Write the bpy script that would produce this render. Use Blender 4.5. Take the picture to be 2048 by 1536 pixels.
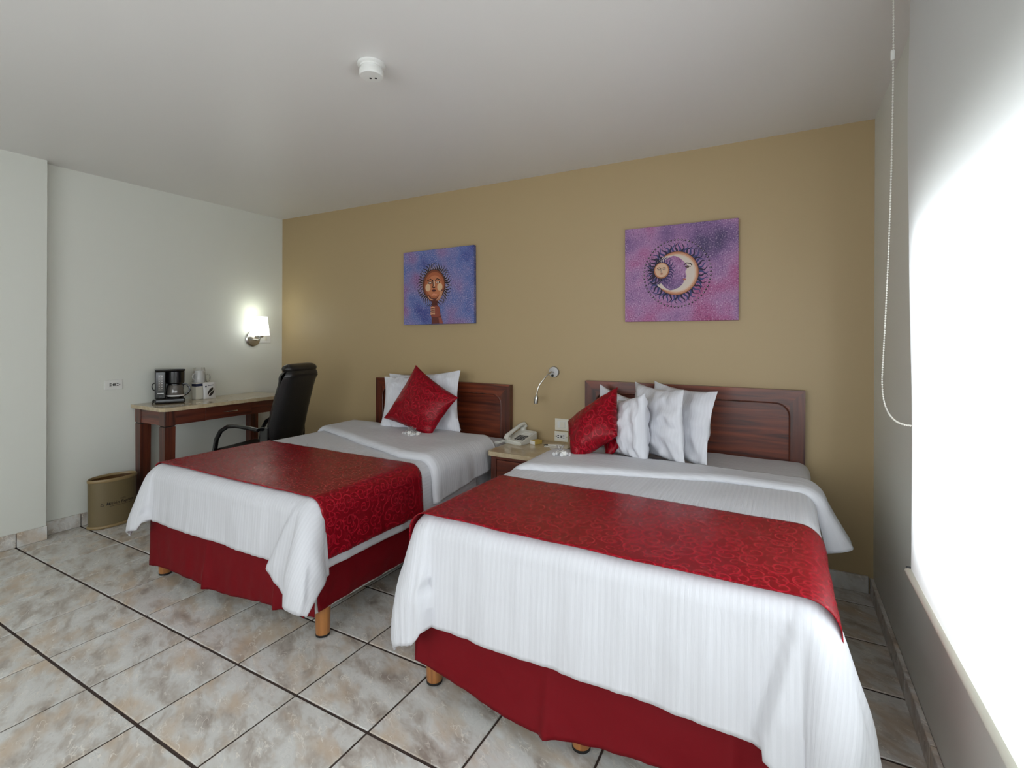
import bpy, bmesh, math, random
from mathutils import Vector, Matrix, noise
random.seed(7)
PI = math.pi
sc = bpy.context.scene
for o in list(bpy.data.objects): bpy.data.objects.remove(o)
COL = sc.collection

# ------------------------------------------------------------------ camera
CAMPOS = (4.3822, -3.2250, 1.35); YAW = 0.5021; ROLL = 0.0037
FPX = 991.54; HOR = 675.3
cd = bpy.data.cameras.new('camera'); cam = bpy.data.objects.new('camera', cd); COL.objects.link(cam)
cd.sensor_width = 36; cd.lens = FPX / 2048 * 36; cd.shift_y = -(768 - HOR) / 2048; cd.clip_start = 0.02
cam.matrix_world = Matrix.Translation(CAMPOS) @ Matrix.Rotation(YAW, 4, 'Z') @ Matrix.Rotation(PI/2, 4, 'X') @ Matrix.Rotation(ROLL, 4, 'Z')
sc.camera = cam

# ------------------------------------------------------------------ light, exposure
W = bpy.data.worlds.new('daylight'); sc.world = W; W.use_nodes = True
W.node_tree.nodes['Background'].inputs[0].default_value = (0.86, 0.93, 1.0, 1)
W.node_tree.nodes['Background'].inputs[1].default_value = 1.0
vs = sc.view_settings
vs.view_transform = 'Standard'; vs.look = 'None'; vs.gamma = 1; vs.use_curve_mapping = False; vs.exposure = 0.16
sc.cycles.use_denoising = True
sc.cycles.max_bounces = 5; sc.cycles.diffuse_bounces = 4; sc.cycles.glossy_bounces = 3; sc.cycles.transmission_bounces = 4; sc.cycles.transparent_max_bounces = 6
sc.cycles.caustics_reflective = False; sc.cycles.caustics_refractive = False
sc.cycles.use_adaptive_sampling = True; sc.cycles.adaptive_threshold = 0.07
sc.cycles.sample_clamp_indirect = 8

def area(name, loc, rot, sx, sy, power, col):
    l = bpy.data.lights.new(name, 'AREA'); l.shape = 'RECTANGLE'; l.size = sx; l.size_y = sy; l.energy = power; l.color = col
    o = bpy.data.objects.new(name, l); o.location = loc; o.rotation_euler = rot; COL.objects.link(o); return o
area('window_daylight_side', (5.25, -2.55, 1.15), (0, PI/2, 0), 2.0, 4.6, 285, (0.93, 0.97, 1.0))     # sky outside the window with the blind
area('added_fill_front', (3.05, -5.15, 1.4), (PI/2, 0, 0), 3.3, 1.8, 60, (0.97, 0.98, 1.0))      # added fill light for the bed feet, through the added window behind the camera

# ------------------------------------------------------------------ room numbers
RW = 4.80; RH = 2.516; YF = -4.75
TP = 0.36365; TOX = 0.2277; TOY = -1.9748

# ------------------------------------------------------------------ material helpers
def new_mat(name):
    m = bpy.data.materials.new(name); m.use_nodes = True
    return m, m.node_tree.nodes, m.node_tree.links, m.node_tree.nodes['Principled BSDF']
def srgb(r, g, b):
    f = lambda c: c/12.92 if c <= 0.04045 else ((c+0.055)/1.055)**2.4
    return (f(r/255), f(g/255), f(b/255), 1)
def lin(r, g, b): return (r, g, b, 1)
def mat(name, col, rough=0.5, metal=0.0, spec=0.5, coat=0.0, bump=0.0, bscale=60, var=0.0, vscale=8, trans=0.0, emis=None, estr=0, alpha=1, sheen=0):
    m, N, L, P = new_mat(name)
    P.inputs['Base Color'].default_value = col; P.inputs['Roughness'].default_value = rough
    P.inputs['Metallic'].default_value = metal; P.inputs['Specular IOR Level'].default_value = spec
    P.inputs['Coat Weight'].default_value = coat; P.inputs['Coat Roughness'].default_value = 0.12
    P.inputs['Transmission Weight'].default_value = trans; P.inputs['Alpha'].default_value = alpha
    P.inputs['Sheen Weight'].default_value = sheen
    if emis: P.inputs['Emission Color'].default_value = emis; P.inputs['Emission Strength'].default_value = estr
    if bump or var:
        g = N.new('ShaderNodeNewGeometry')
        if var:
            n = N.new('ShaderNodeTexNoise'); n.inputs['Scale'].default_value = vscale; n.inputs['Detail'].default_value = 1
            L.new(g.outputs['Position'], n.inputs['Vector'])
            r = N.new('ShaderNodeValToRGB'); r.color_ramp.elements[0].position = 0.3; r.color_ramp.elements[1].position = 0.7
            r.color_ramp.elements[0].color = tuple(c*(1-var) for c in col[:3])+(1,); r.color_ramp.elements[1].color = tuple(min(1, c*(1+var)) for c in col[:3])+(1,)
            L.new(n.outputs['Fac'], r.inputs['Fac']); L.new(r.outputs['Color'], P.inputs['Base Color'])
        if bump:
            n = N.new('ShaderNodeTexNoise'); n.inputs['Scale'].default_value = bscale; n.inputs['Detail'].default_value = 1
            L.new(g.outputs['Position'], n.inputs['Vector'])
            b = N.new('ShaderNodeBump'); b.inputs['Strength'].default_value = bump; b.inputs['Distance'].default_value = 0.01
            L.new(n.outputs['Fac'], b.inputs['Height']); L.new(b.outputs['Normal'], P.inputs['Normal'])
    return m
def math_node(N, L, op, a, b=None, c=None):
    n = N.new('ShaderNodeMath'); n.operation = op
    for i, v in enumerate((a, b, c)):
        if v is None: continue
        if hasattr(v, 'links') or hasattr(v, 'is_linked'): L.new(v, n.inputs[i])
        else: n.inputs[i].default_value = v
    return n.outputs[0]
def ramp(N, L, fac, stops, mode='LINEAR'):
    r = N.new('ShaderNodeValToRGB'); e = r.color_ramp.elements; r.color_ramp.interpolation = mode
    while len(e) < len(stops): e.new(0.5)
    for i, (p, c) in enumerate(stops): e[i].position = p; e[i].color = c
    L.new(fac, r.inputs['Fac']); return r.outputs['Color']
def mixc(N, L, fac, a, b, mode='MIX'):
    n = N.new('ShaderNodeMix'); n.data_type = 'RGBA'; n.blend_type = mode
    for s, v in ((n.inputs[0], fac), (n.inputs[6], a), (n.inputs[7], b)):
        if hasattr(v, 'is_linked'): L.new(v, s)
        else: s.default_value = v
    return n.outputs[2]

def sheet_mat(name, col, stripe=0.024, dirn=0):
    m, N, L, P = new_mat(name)
    uv = N.new('ShaderNodeUVMap'); sp = N.new('ShaderNodeSeparateXYZ'); L.new(uv.outputs[0], sp.inputs[0])
    w = math_node(N, L, 'SINE', math_node(N, L, 'MULTIPLY', sp.outputs[dirn], 2*PI/stripe))
    w = math_node(N, L, 'MULTIPLY_ADD', w, 1.6, 0.5)
    cl = N.new('ShaderNodeClamp'); L.new(w, cl.inputs[0]); w = cl.outputs[0]
    L.new(mixc(N, L, w, col, tuple(c*0.965 for c in col[:3])+(1,)), P.inputs['Base Color'])
    L.new(math_node(N, L, 'MULTIPLY_ADD', w, 0.25, 0.45), P.inputs['Roughness'])
    P.inputs['Specular IOR Level'].default_value = 0.25
    mp = N.new('ShaderNodeMapping'); L.new(uv.outputs[0], mp.inputs[0])
    mp.inputs['Scale'].default_value = (38, 5, 1) if dirn == 0 else (5, 38, 1)
    n = N.new('ShaderNodeTexNoise'); n.inputs['Scale'].default_value = 1.0; n.inputs['Detail'].default_value = 3; n.inputs['Distortion'].default_value = 0.6
    L.new(mp.outputs[0], n.inputs['Vector'])
    h = math_node(N, L, 'MULTIPLY_ADD', w, 0.12, n.outputs['Fac'])
    b = N.new('ShaderNodeBump'); b.inputs['Strength'].default_value = 0.35; b.inputs['Distance'].default_value = 0.006
    L.new(h, b.inputs['Height']); L.new(b.outputs['Normal'], P.inputs['Normal'])
    return m

def damask_mat(name, c0, c1, scale=14.5):
    m, N, L, P = new_mat(name)
    uv = N.new('ShaderNodeUVMap')
    def curls(sc_, off, turns, lo, hi):
        mp = N.new('ShaderNodeMapping'); mp.inputs['Location'].default_value = (off, off*0.7, 0); L.new(uv.outputs[0], mp.inputs[0])
        v = N.new('ShaderNodeTexVoronoi'); v.voronoi_dimensions = '2D'; v.inputs['Scale'].default_value = sc_; v.inputs['Randomness'].default_value = 0.75
        L.new(mp.outputs[0], v.inputs['Vector'])
        d = N.new('ShaderNodeVectorMath'); d.operation = 'SUBTRACT'; L.new(mp.outputs[0], d.inputs[0]); L.new(v.outputs['Position'], d.inputs[1])
        s = N.new('ShaderNodeSeparateXYZ'); L.new(d.outputs[0], s.inputs[0])
        th = math_node(N, L, 'DIVIDE', math_node(N, L, 'ARCTAN2', s.outputs[1], s.outputs[0]), 2*PI)
        sg = N.new('ShaderNodeSeparateColor'); L.new(v.outputs['Color'], sg.inputs[0])
        flip = math_node(N, L, 'MULTIPLY_ADD', math_node(N, L, 'GREATER_THAN', sg.outputs[0], 0.5), 2, -1)
        th = math_node(N, L, 'MULTIPLY', th, flip)
        sp = math_node(N, L, 'FRACT', math_node(N, L, 'ADD', math_node(N, L, 'ADD', th, math_node(N, L, 'MULTIPLY', v.outputs['Distance'], turns)), sg.outputs[1]))
        a = math_node(N, L, 'ABSOLUTE', math_node(N, L, 'SUBTRACT', sp, 0.5))
        line = math_node(N, L, 'LESS_THAN', a, 0.085)
        inr = math_node(N, L, 'MULTIPLY', math_node(N, L, 'LESS_THAN', v.outputs['Distance'], hi), math_node(N, L, 'GREATER_THAN', v.outputs['Distance'], lo))
        return math_node(N, L, 'MULTIPLY', line, inr)
    k = math_node(N, L, 'MAXIMUM', curls(scale, 0, 2.6, 0.05, 0.62), curls(scale*1.7, 3.3, 2.2, 0.05, 0.5))
    L.new(mixc(N, L, k, c0, c1), P.inputs['Base Color'])
    L.new(math_node(N, L, 'MULTIPLY_ADD', k, -0.10, 0.36), P.inputs['Roughness'])
    P.inputs['Specular IOR Level'].default_value = 0.30; P.inputs['Specular Tint'].default_value = (1, 0.6, 0.6, 1)
    n = N.new('ShaderNodeTexNoise'); n.inputs['Scale'].default_value = 9; L.new(uv.outputs[0], n.inputs['Vector'])
    b = N.new('ShaderNodeBump'); b.inputs['Strength'].default_value = 0.28; b.inputs['Distance'].default_value = 0.003
    L.new(math_node(N, L, 'MULTIPLY_ADD', n.outputs['Fac'], 1.5, k), b.inputs['Height']); L.new(b.outputs['Normal'], P.inputs['Normal'])
    return m

def wood_mat(name, c0, c1, axis=0, coat=0.35, rough=0.38):
    m, N, L, P = new_mat(name)
    t = N.new('ShaderNodeNewGeometry'); oi = N.new('ShaderNodeObjectInfo')
    mp = N.new('ShaderNodeMapping'); s = [26, 26, 26]; s[axis] = 1.6; mp.inputs['Scale'].default_value = s
    L.new(t.outputs['Position'], mp.inputs[0])
    L.new(math_node(N, L, 'MULTIPLY', oi.outputs['Random'], 20), mp.inputs['Location'])
    n = N.new('ShaderNodeTexNoise'); n.inputs['Scale'].default_value = 1.3; n.inputs['Detail'].default_value = 4; n.inputs['Distortion'].default_value = 0.7
    L.new(mp.outputs[0], n.inputs['Vector'])
    L.new(ramp(N, L, n.outputs['Fac'], [(0.32, c0), (0.5, tuple((a+b)/2 for a, b in zip(c0, c1))), (0.68, c1)]), P.inputs['Base Color'])
    P.inputs['Roughness'].default_value = rough; P.inputs['Coat Weight'].default_value = coat; P.inputs['Coat Roughness'].default_value = 0.2
    b = N.new('ShaderNodeBump'); b.inputs['Strength'].default_value = 0.12; b.inputs['Distance'].default_value = 0.002
    L.new(n.outputs['Fac'], b.inputs['Height']); L.new(b.outputs['Normal'], P.inputs['Normal'])
    return m

def tile_mat(name):
    m, N, L, P = new_mat(name)
    g = N.new('ShaderNodeNewGeometry'); oi = N.new('ShaderNodeObjectInfo')
    off = N.new('ShaderNodeCombineXYZ'); L.new(math_node(N, L, 'MULTIPLY', oi.outputs['Random'], 37), off.inputs[0]); L.new(math_node(N, L, 'MULTIPLY', oi.outputs['Random'], 91), off.inputs[1])
    ad = N.new('ShaderNodeVectorMath'); ad.operation = 'ADD'; L.new(g.outputs['Position'], ad.inputs[0]); L.new(off.outputs[0], ad.inputs[1])
    rot = N.new('ShaderNodeMapping'); rot.inputs['Rotation'].default_value = (0, 0, 0.5); L.new(ad.outputs[0], rot.inputs[0])
    mp = N.new('ShaderNodeMapping'); mp.inputs['Scale'].default_value = (10, 19, 12); L.new(rot.outputs[0], mp.inputs[0])
    a = N.new('ShaderNodeTexNoise'); a.inputs['Scale'].default_value = 0.6; a.inputs['Detail'].default_value = 4; a.inputs['Roughness'].default_value = 0.62; a.inputs['Distortion'].default_value = 0.3
    L.new(mp.outputs[0], a.inputs['Vector'])
    base = ramp(N, L, a.outputs['Fac'], [(0.30, srgb(152, 140, 130)), (0.43, srgb(188, 181, 172)), (0.52, srgb(208, 206, 201)), (0.72, srgb(226, 226, 223))])
    b2 = N.new('ShaderNodeTexNoise'); b2.inputs['Scale'].default_value = 0.40; b2.inputs['Detail'].default_value = 3; b2.inputs['Roughness'].default_value = 0.6
    o2 = N.new('ShaderNodeVectorMath'); o2.operation = 'ADD'; o2.inputs[1].default_value = (17, 5, 3); L.new(mp.outputs[0], o2.inputs[0]); L.new(o2.outputs[0], b2.inputs['Vector'])
    orange = ramp(N, L, b2.outputs['Fac'], [(0.50, lin(0, 0, 0)), (0.68, lin(0.75, 0.75, 0.75))])
    c = mixc(N, L, orange, base, srgb(200, 178, 152))
    v = N.new('ShaderNodeTexVoronoi'); v.feature = 'DISTANCE_TO_EDGE'; v.inputs['Scale'].default_value = 1.1
    ds = N.new('ShaderNodeTexNoise'); ds.inputs['Scale'].default_value = 1.5; ds.inputs['Detail'].default_value = 2; L.new(mp.outputs[0], ds.inputs['Vector'])
    o3 = N.new('ShaderNodeVectorMath'); o3.operation = 'MULTIPLY_ADD'; o3.inputs[1].default_value = (2.2, 2.2, 2.2); L.new(ds.outputs['Color'], o3.inputs[0]); L.new(mp.outputs[0], o3.inputs[2]); L.new(o3.outputs[0], v.inputs['Vector'])
    vein = ramp(N, L, v.outputs['Distance'], [(0.0, lin(1, 1, 1)), (0.05, lin(0, 0, 0))])
    vm = math_node(N, L, 'MULTIPLY', vein, ramp(N, L, ds.outputs['Fac'], [(0.5, lin(0, 0, 0)), (0.6, lin(1, 1, 1))]))
    c = mixc(N, L, math_node(N, L, 'MULTIPLY', vm, 0.85), c, srgb(236, 231, 222))
    L.new(c, P.inputs['Base Color'])
    L.new(math_node(N, L, 'MULTIPLY_ADD', a.outputs['Fac'], -0.25, 0.42), P.inputs['Roughness'])
    P.inputs['Specular IOR Level'].default_value = 0.5
    bp = N.new('ShaderNodeBump'); bp.inputs['Strength'].default_value = 0.35; bp.inputs['Distance'].default_value = 0.004
    L.new(a.outputs['Fac'], bp.inputs['Height']); L.new(bp.outputs['Normal'], P.inputs['Normal'])
    return m

def marble_mat(name):
    m, N, L, P = new_mat(name)
    g = N.new('ShaderNodeNewGeometry')
    a = N.new('ShaderNodeTexNoise'); a.inputs['Scale'].default_value = 16; a.inputs['Detail'].default_value = 8; a.inputs['Roughness'].default_value = 0.7; L.new(g.outputs['Position'], a.inputs['Vector'])
    L.new(ramp(N, L, a.outputs['Fac'], [(0.3, srgb(176, 156, 124)), (0.5, srgb(192, 174, 142)), (0.7, srgb(206, 192, 162))]), P.inputs['Base Color'])
    P.inputs['Roughness'].default_value = 0.16; P.inputs['Coat Weight'].default_value = 0.3
    return m

def canvas_mat(name, cols, seed):
    m, N, L, P = new_mat(name)
    g = N.new('ShaderNodeTexCoord')
    of = N.new('ShaderNodeMapping'); of.inputs['Location'].default_value = (seed, seed*2, 0); L.new(g.outputs['Object'], of.inputs[0])
    a = N.new('ShaderNodeTexNoise'); a.inputs['Scale'].default_value = 4.2; a.inputs['Detail'].default_value = 3; a.inputs['Roughness'].default_value = 0.45; L.new(of.outputs[0], a.inputs['Vector'])
    c = ramp(N, L, a.outputs['Fac'], cols)
    s = N.new('ShaderNodeTexNoise'); s.inputs['Scale'].default_value = 130; s.inputs['Detail'].default_value = 2; L.new(of.outputs[0], s.inputs['Vector'])
    big = N.new('ShaderNodeTexNoise'); big.inputs['Scale'].default_value = 3; L.new(of.outputs[0], big.inputs['Vector'])
    k = ramp(N, L, s.outputs['Fac'], [(0.54, lin(0, 0, 0)), (0.72, lin(1, 1, 1))])
    c = mixc(N, L, math_node(N, L, 'MULTIPLY', k, math_node(N, L, 'MULTIPLY', big.outputs['Fac'], 1.1)), c, srgb(214, 190, 214))
    k2 = ramp(N, L, s.outputs['Fac'], [(0.28, lin(1, 1, 1)), (0.44, lin(0, 0, 0))])
    c = mixc(N, L, math_node(N, L, 'MULTIPLY', k2, 0.7), c, srgb(52, 38, 82))
    L.new(c, P.inputs['Base Color']); P.inputs['Roughness'].default_value = 0.75
    return m

def blind_mat(name):
    m, N, L, P = new_mat(name)
    P.inputs['Base Color'].default_value = lin(0.86, 0.86, 0.85); P.inputs['Roughness'].default_value = 0.8; P.inputs['Specular IOR Level'].default_value = 0.1
    t = N.new('ShaderNodeBsdfTranslucent'); t.inputs['Color'].default_value = lin(0.86, 0.87, 0.88)
    mx = N.new('ShaderNodeMixShader'); mx.inputs[0].default_value = 0.42
    L.new(P.outputs[0], mx.inputs[1]); L.new(t.outputs[0], mx.inputs[2]); L.new(mx.outputs[0], N['Material Output'].inputs[0])
    return m

M = {}
M['gold'] = mat('gold_paint', srgb(177, 155, 116), 0.5)
M['white_wall'] = mat('white_wall_paint', srgb(224, 226, 218), 0.5)
M['ceiling'] = mat('ceiling_paint', srgb(226, 224, 221), 0.42)
M['grout'] = mat('dark_grout', srgb(62, 48, 42), 0.9, bump=0.4, bscale=200)
M['tile'] = tile_mat('marbled_ceramic')
M['sheet'] = sheet_mat('striped_white_cotton', srgb(213, 214, 219), 0.019, 0)
M['sheet_cross'] = sheet_mat('striped_white_cotton_cross', srgb(213, 214, 219), 0.019, 1)
M['pillow'] = sheet_mat('striped_pillow_cotton', srgb(217, 218, 224), 0.016, 0)
M['red'] = damask_mat('red_damask_satin', srgb(122, 5, 20), srgb(168, 24, 42))
M['skirt'] = mat('red_skirt_cloth', srgb(114, 4, 18), 0.6, spec=0.2, bump=0.12, bscale=25)
M['basewhite'] = mat('white_base_cloth', srgb(225, 225, 222), 0.8)
M['legwood'] = wood_mat('honey_oak', srgb(140, 86, 40), srgb(190, 128, 70), 2)
M['black'] = mat('black_rubber', srgb(24, 22, 22), 0.6)
M['cherry'] = wood_mat('dark_cherry_horizontal', srgb(60, 22, 12), srgb(128, 58, 32), 0)
M['cherry_v'] = wood_mat('dark_cherry_vertical', srgb(50, 22, 14), srgb(104, 50, 32), 2)
M['cherry_y'] = wood_mat('dark_cherry_depth', srgb(56, 24, 15), srgb(108, 50, 32), 1)
M['marble'] = marble_mat('tan_marble')
M['chrome'] = mat('brushed_chrome', srgb(200, 198, 192), 0.22, metal=1)
M['leather'] = mat('black_leather', srgb(26, 25, 25), 0.34, spec=0.5, bump=0.06, bscale=90)
M['plastic_b'] = mat('black_gloss_plastic', srgb(20, 20, 22), 0.16, coat=0.4)
M['plastic_grey'] = mat('grey_plastic', srgb(60, 60, 62), 0.4)
M['ivory'] = mat('ivory_plastic', srgb(226, 222, 208), 0.4)
M['white_p'] = mat('white_plastic', srgb(228, 228, 224), 0.4)
M['phone'] = mat('phone_plastic', srgb(214, 213, 204), 0.42)
M['dark'] = mat('dark_hole', srgb(18, 17, 17), 0.7)
M['binmat'] = mat('khaki_bin_plastic', srgb(118, 104, 74), 0.45)
M['binrim'] = mat('gold_bin_rim', srgb(150, 128, 88), 0.35, spec=0.6)
M['bininside'] = mat('brown_bin_liner', srgb(96, 66, 34), 0.5)
M['ink'] = mat('black_ink', srgb(28, 22, 20), 0.6)
M['paper'] = mat('white_paper', srgb(236, 234, 228), 0.7)
M['yellow'] = mat('yellow_card', srgb(206, 178, 92), 0.6)
M['navy'] = mat('navy_print', srgb(40, 46, 74), 0.5)
M['foil'] = mat('white_foil', srgb(214, 214, 214), 0.35, spec=0.6)
M['cello'] = mat('clear_cellophane', lin(0.95, 0.95, 0.95), 0.08, trans=0.9, alpha=0.35)
M['glass'] = mat('clear_glass', lin(0.97, 0.98, 0.98), 0.02, trans=1.0)
M['darkglass'] = mat('smoked_glass', lin(0.10, 0.09, 0.08), 0.06, spec=0.7, coat=0.5)
M['cup'] = mat('white_china', srgb(228, 228, 226), 0.2, coat=0.3)
M['shade'] = mat('lit_glass_shade', lin(0.95, 0.95, 0.92), 0.5, emis=lin(0.97, 1.0, 0.93), estr=2.4)
M['bead'] = mat('white_beads', srgb(232, 230, 222), 0.35)
M['rail'] = mat('cream_aluminium', srgb(222, 220, 206), 0.4)
M['blind'] = blind_mat('translucent_blind_fabric')
def pane_mat():
    m, N, L, P = new_mat('window_glass')
    t = N.new('ShaderNodeBsdfTransparent'); t.inputs[0].default_value = (0.97, 0.98, 0.98, 1)
    g = N.new('ShaderNodeBsdfGlossy'); g.inputs['Roughness'].default_value = 0.02
    mx = N.new('ShaderNodeMixShader'); mx.inputs[0].default_value = 0.05
    L.new(t.outputs[0], mx.inputs[1]); L.new(g.outputs[0], mx.inputs[2]); L.new(mx.outputs[0], N['Material Output'].inputs[0]); return m
M['pane'] = pane_mat()
M['alu'] = mat('aluminium_frame', srgb(190, 190, 188), 0.35, metal=0.8)

# ------------------------------------------------------------------ mesh builder
class MB:
    def __init__(s): s.v = []; s.f = []; s.mi = []; s.uv = {}; s.wn = False
    def add(s, vs, fs, mi=0, uvs=None):
        o = len(s.v); s.v += [tuple(p) for p in vs]
        if uvs:
            for i, q in enumerate(uvs): s.uv[o+i] = q
        for f in fs: s.f.append(tuple(i+o for i in f)); s.mi.append(mi)
        return s
    def box(s, x0, x1, y0, y1, z0, z1, mi=0, bev=0.0, seg=2):
        bm = bmesh.new(); bmesh.ops.create_cube(bm, size=1)
        for v in bm.verts: v.co = Vector(((x0+x1)/2+v.co.x*(x1-x0), (y0+y1)/2+v.co.y*(y1-y0), (z0+z1)/2+v.co.z*(z1-z0)))
        if bev: s.wn = True; bmesh.ops.bevel(bm, geom=bm.edges[:], offset=bev, segments=seg, affect='EDGES', profile=0.5)
        return s.bm(bm, mi)
    def bm(s, bm, mi=0, mat=None):
        if mat is not None: bmesh.ops.transform(bm, matrix=mat, verts=bm.verts)
        bm.verts.index_update()
        s.add([v.co[:] for v in bm.verts], [[v.index for v in f.verts] for f in bm.faces], mi); bm.free(); return s
    def lathe(s, prof, c=(0, 0, 0), axis='Z', n=32, mi=0, sx=1, sy=1, mat=None):
        vs = []; fs = []
        for r, h in prof:
            for k in range(n):
                a = 2*PI*k/n; p = Vector((r*math.cos(a)*sx, r*math.sin(a)*sy, h))
                if axis == 'X': p = Vector((p.z, p.x, p.y))
                if axis == 'Y': p = Vector((p.x, p.z, p.y))
                if mat is not None: p = mat @ p
                vs.append(p+Vector(c))
        for j in range(len(prof)-1):
            for k in range(n): fs.append((j*n+k, j*n+(k+1) % n, (j+1)*n+(k+1) % n, (j+1)*n+k))
        if prof[0][0] > 1e-6: fs.append(tuple(range(n))[::-1])
        if prof[-1][0] > 1e-6: fs.append(tuple((len(prof)-1)*n+k for k in range(n)))
        return s.add(vs, fs, mi)
    def tube(s, pts, r, n=10, mi=0, flat=1.0, closed=False):
        pts = [Vector(p) for p in pts]; vs = []; fs = []; m = len(pts); up = Vector((0, 0, 1)); prev = None
        for i, p in enumerate(pts):
            t = (pts[(i+1) % m]-pts[i-1]) if (closed or 0 < i < m-1) else (pts[min(i+1, m-1)]-pts[max(i-1, 0)])
            t.normalize()
            if prev is None:
                a = t.cross(up)
                if a.length < 0.1: a = t.cross(Vector((1, 0, 0)))
            else: a = prev - t*prev.dot(t)
            a.normalize(); prev = a; b = t.cross(a)
            rr = r[i] if isinstance(r, (list, tuple)) else r
            for k in range(n):
                q = 2*PI*k/n; vs.append(p+a*math.cos(q)*rr+b*math.sin(q)*rr*flat)
        e = m if closed else m-1
        for i in range(e):
            for k in range(n): fs.append((i*n+k, i*n+(k+1) % n, ((i+1) % m)*n+(k+1) % n, ((i+1) % m)*n+k))
        if not closed: fs.append(tuple(range(n))[::-1]); fs.append(tuple((m-1)*n+k for k in range(n)))
        return s.add(vs, fs, mi)
    def prism(s, poly, z0, z1, mi=0, mat=None):
        n = len(poly); vs = [Vector((x, y, z0)) for x, y in poly]+[Vector((x, y, z1)) for x, y in poly]
        if mat is not None: vs = [mat @ v for v in vs]
        fs = [tuple(range(n))[::-1], tuple(range(n, 2*n))]+[(i, (i+1) % n, n+(i+1) % n, n+i) for i in range(n)]
        return s.add(vs, fs, mi)
    def grid(s, fn, nu, nv, mi=0, uvf=None):
        vs = []; uv = []
        for i in range(nu+1):
            for j in range(nv+1):
                u, v = i/nu, j/nv; vs.append(fn(u, v))
                if uvf: uv.append(uvf(u, v))
        fs = [(i*(nv+1)+j, (i+1)*(nv+1)+j, (i+1)*(nv+1)+j+1, i*(nv+1)+j+1) for i in range(nu) for j in range(nv)]
        return s.add(vs, fs, mi, uv or None)

def build(name, mb, mats, parent=None, origin=None, smooth=35, norm=True):
    """one mesh object; geometry given in world (or parent-local when parent is rotated) coordinates"""
    me = bpy.data.meshes.new(name)
    org = Vector(origin) if origin is not None else (Vector(parent['_o']) if parent is not None else Vector((0, 0, 0)))
    me.from_pydata([tuple(Vector(v)-org) for v in mb.v], [], mb.f)
    if norm:
        bm = bmesh.new(); bm.from_mesh(me); bmesh.ops.recalc_face_normals(bm, faces=bm.faces); bm.to_mesh(me); bm.free()
    if not isinstance(mats, (list, tuple)): mats = [mats]
    for m in mats: me.materials.append(M[m] if isinstance(m, str) else m)
    for p, i in zip(me.polygons, mb.mi): p.material_index = i
    if not mb.uv: mb.uv = {i: (p[0]-p[2], p[1]-p[2]) for i, p in enumerate(mb.v)}
    if mb.uv:
        l = me.uv_layers.new(name='UVMap')
        for lp in me.loops: l.data[lp.index].uv = mb.uv.get(lp.vertex_index, (0, 0))
    if smooth:
        me.shade_smooth()
        try: me.set_sharp_from_angle(angle=math.radians(smooth))
        except Exception: pass
    o = bpy.data.objects.new(name, me); COL.objects.link(o)
    if mb.wn and smooth:
        wn = o.modifiers.new('face_weighted', 'WEIGHTED_NORMAL'); wn.keep_sharp = True
    if parent is not None: o.parent = parent
    elif origin is not None: o.location = origin
    return o
def thing(name, label, cat, loc, rotz=0, group=None, local=False):
    o = bpy.data.objects.new(name, None); COL.objects.link(o); o.location = loc; o.rotation_euler = (0, 0, rotz); o.empty_display_size = 0.05
    o['label'] = label; o['category'] = cat
    if group: o['group'] = group
    o['_o'] = (0.0, 0.0, 0.0) if local else tuple(float(c) for c in loc)
    return o
def sub(name, mb, mats, part, smooth=35):
    """a sub-part: a child of a part; geometry in the same frame as the part's thing"""
    return build(name, mb, mats, part, origin=part.parent['_o'], smooth=smooth) if part.parent else build(name, mb, mats, part, origin=part.location, smooth=smooth)
def fix_child_origin(o): return o
def tag(o, label, cat, group=None):
    o['label'] = label; o['category'] = cat
    if group: o['group'] = group
    return o
def struct(o): o['kind'] = 'structure'; return o
def modsolid(o, t, off=-1):
    m = o.modifiers.new('thickness', 'SOLIDIFY'); m.thickness = t; m.offset = off; return o
def copy_obj(src, name, parent, loc):
    c = bpy.data.objects.new(name, src.data); COL.objects.link(c); c.parent = parent; c.location = loc; return c
def nz(x, y, z=0.0): return noise.noise(Vector((x, y, z)))

def text_mb(txt, size, shear=0.0, bold=0.0):
    cu = bpy.data.curves.new('lettering', 'FONT'); cu.body = txt; cu.size = size; cu.align_x = 'CENTER'; cu.align_y = 'CENTER'; cu.shear = shear; cu.offset = bold; cu.resolution_u = 3
    o = bpy.data.objects.new('lettering', cu); COL.objects.link(o)
    dg = bpy.context.evaluated_depsgraph_get(); me = bpy.data.meshes.new_from_object(o.evaluated_get(dg))
    mb = MB(); mb.add([v.co[:] for v in me.vertices], [list(p.vertices) for p in me.polygons])
    bpy.data.objects.remove(o); bpy.data.curves.remove(cu); bpy.data.meshes.remove(me); return mb

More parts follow.
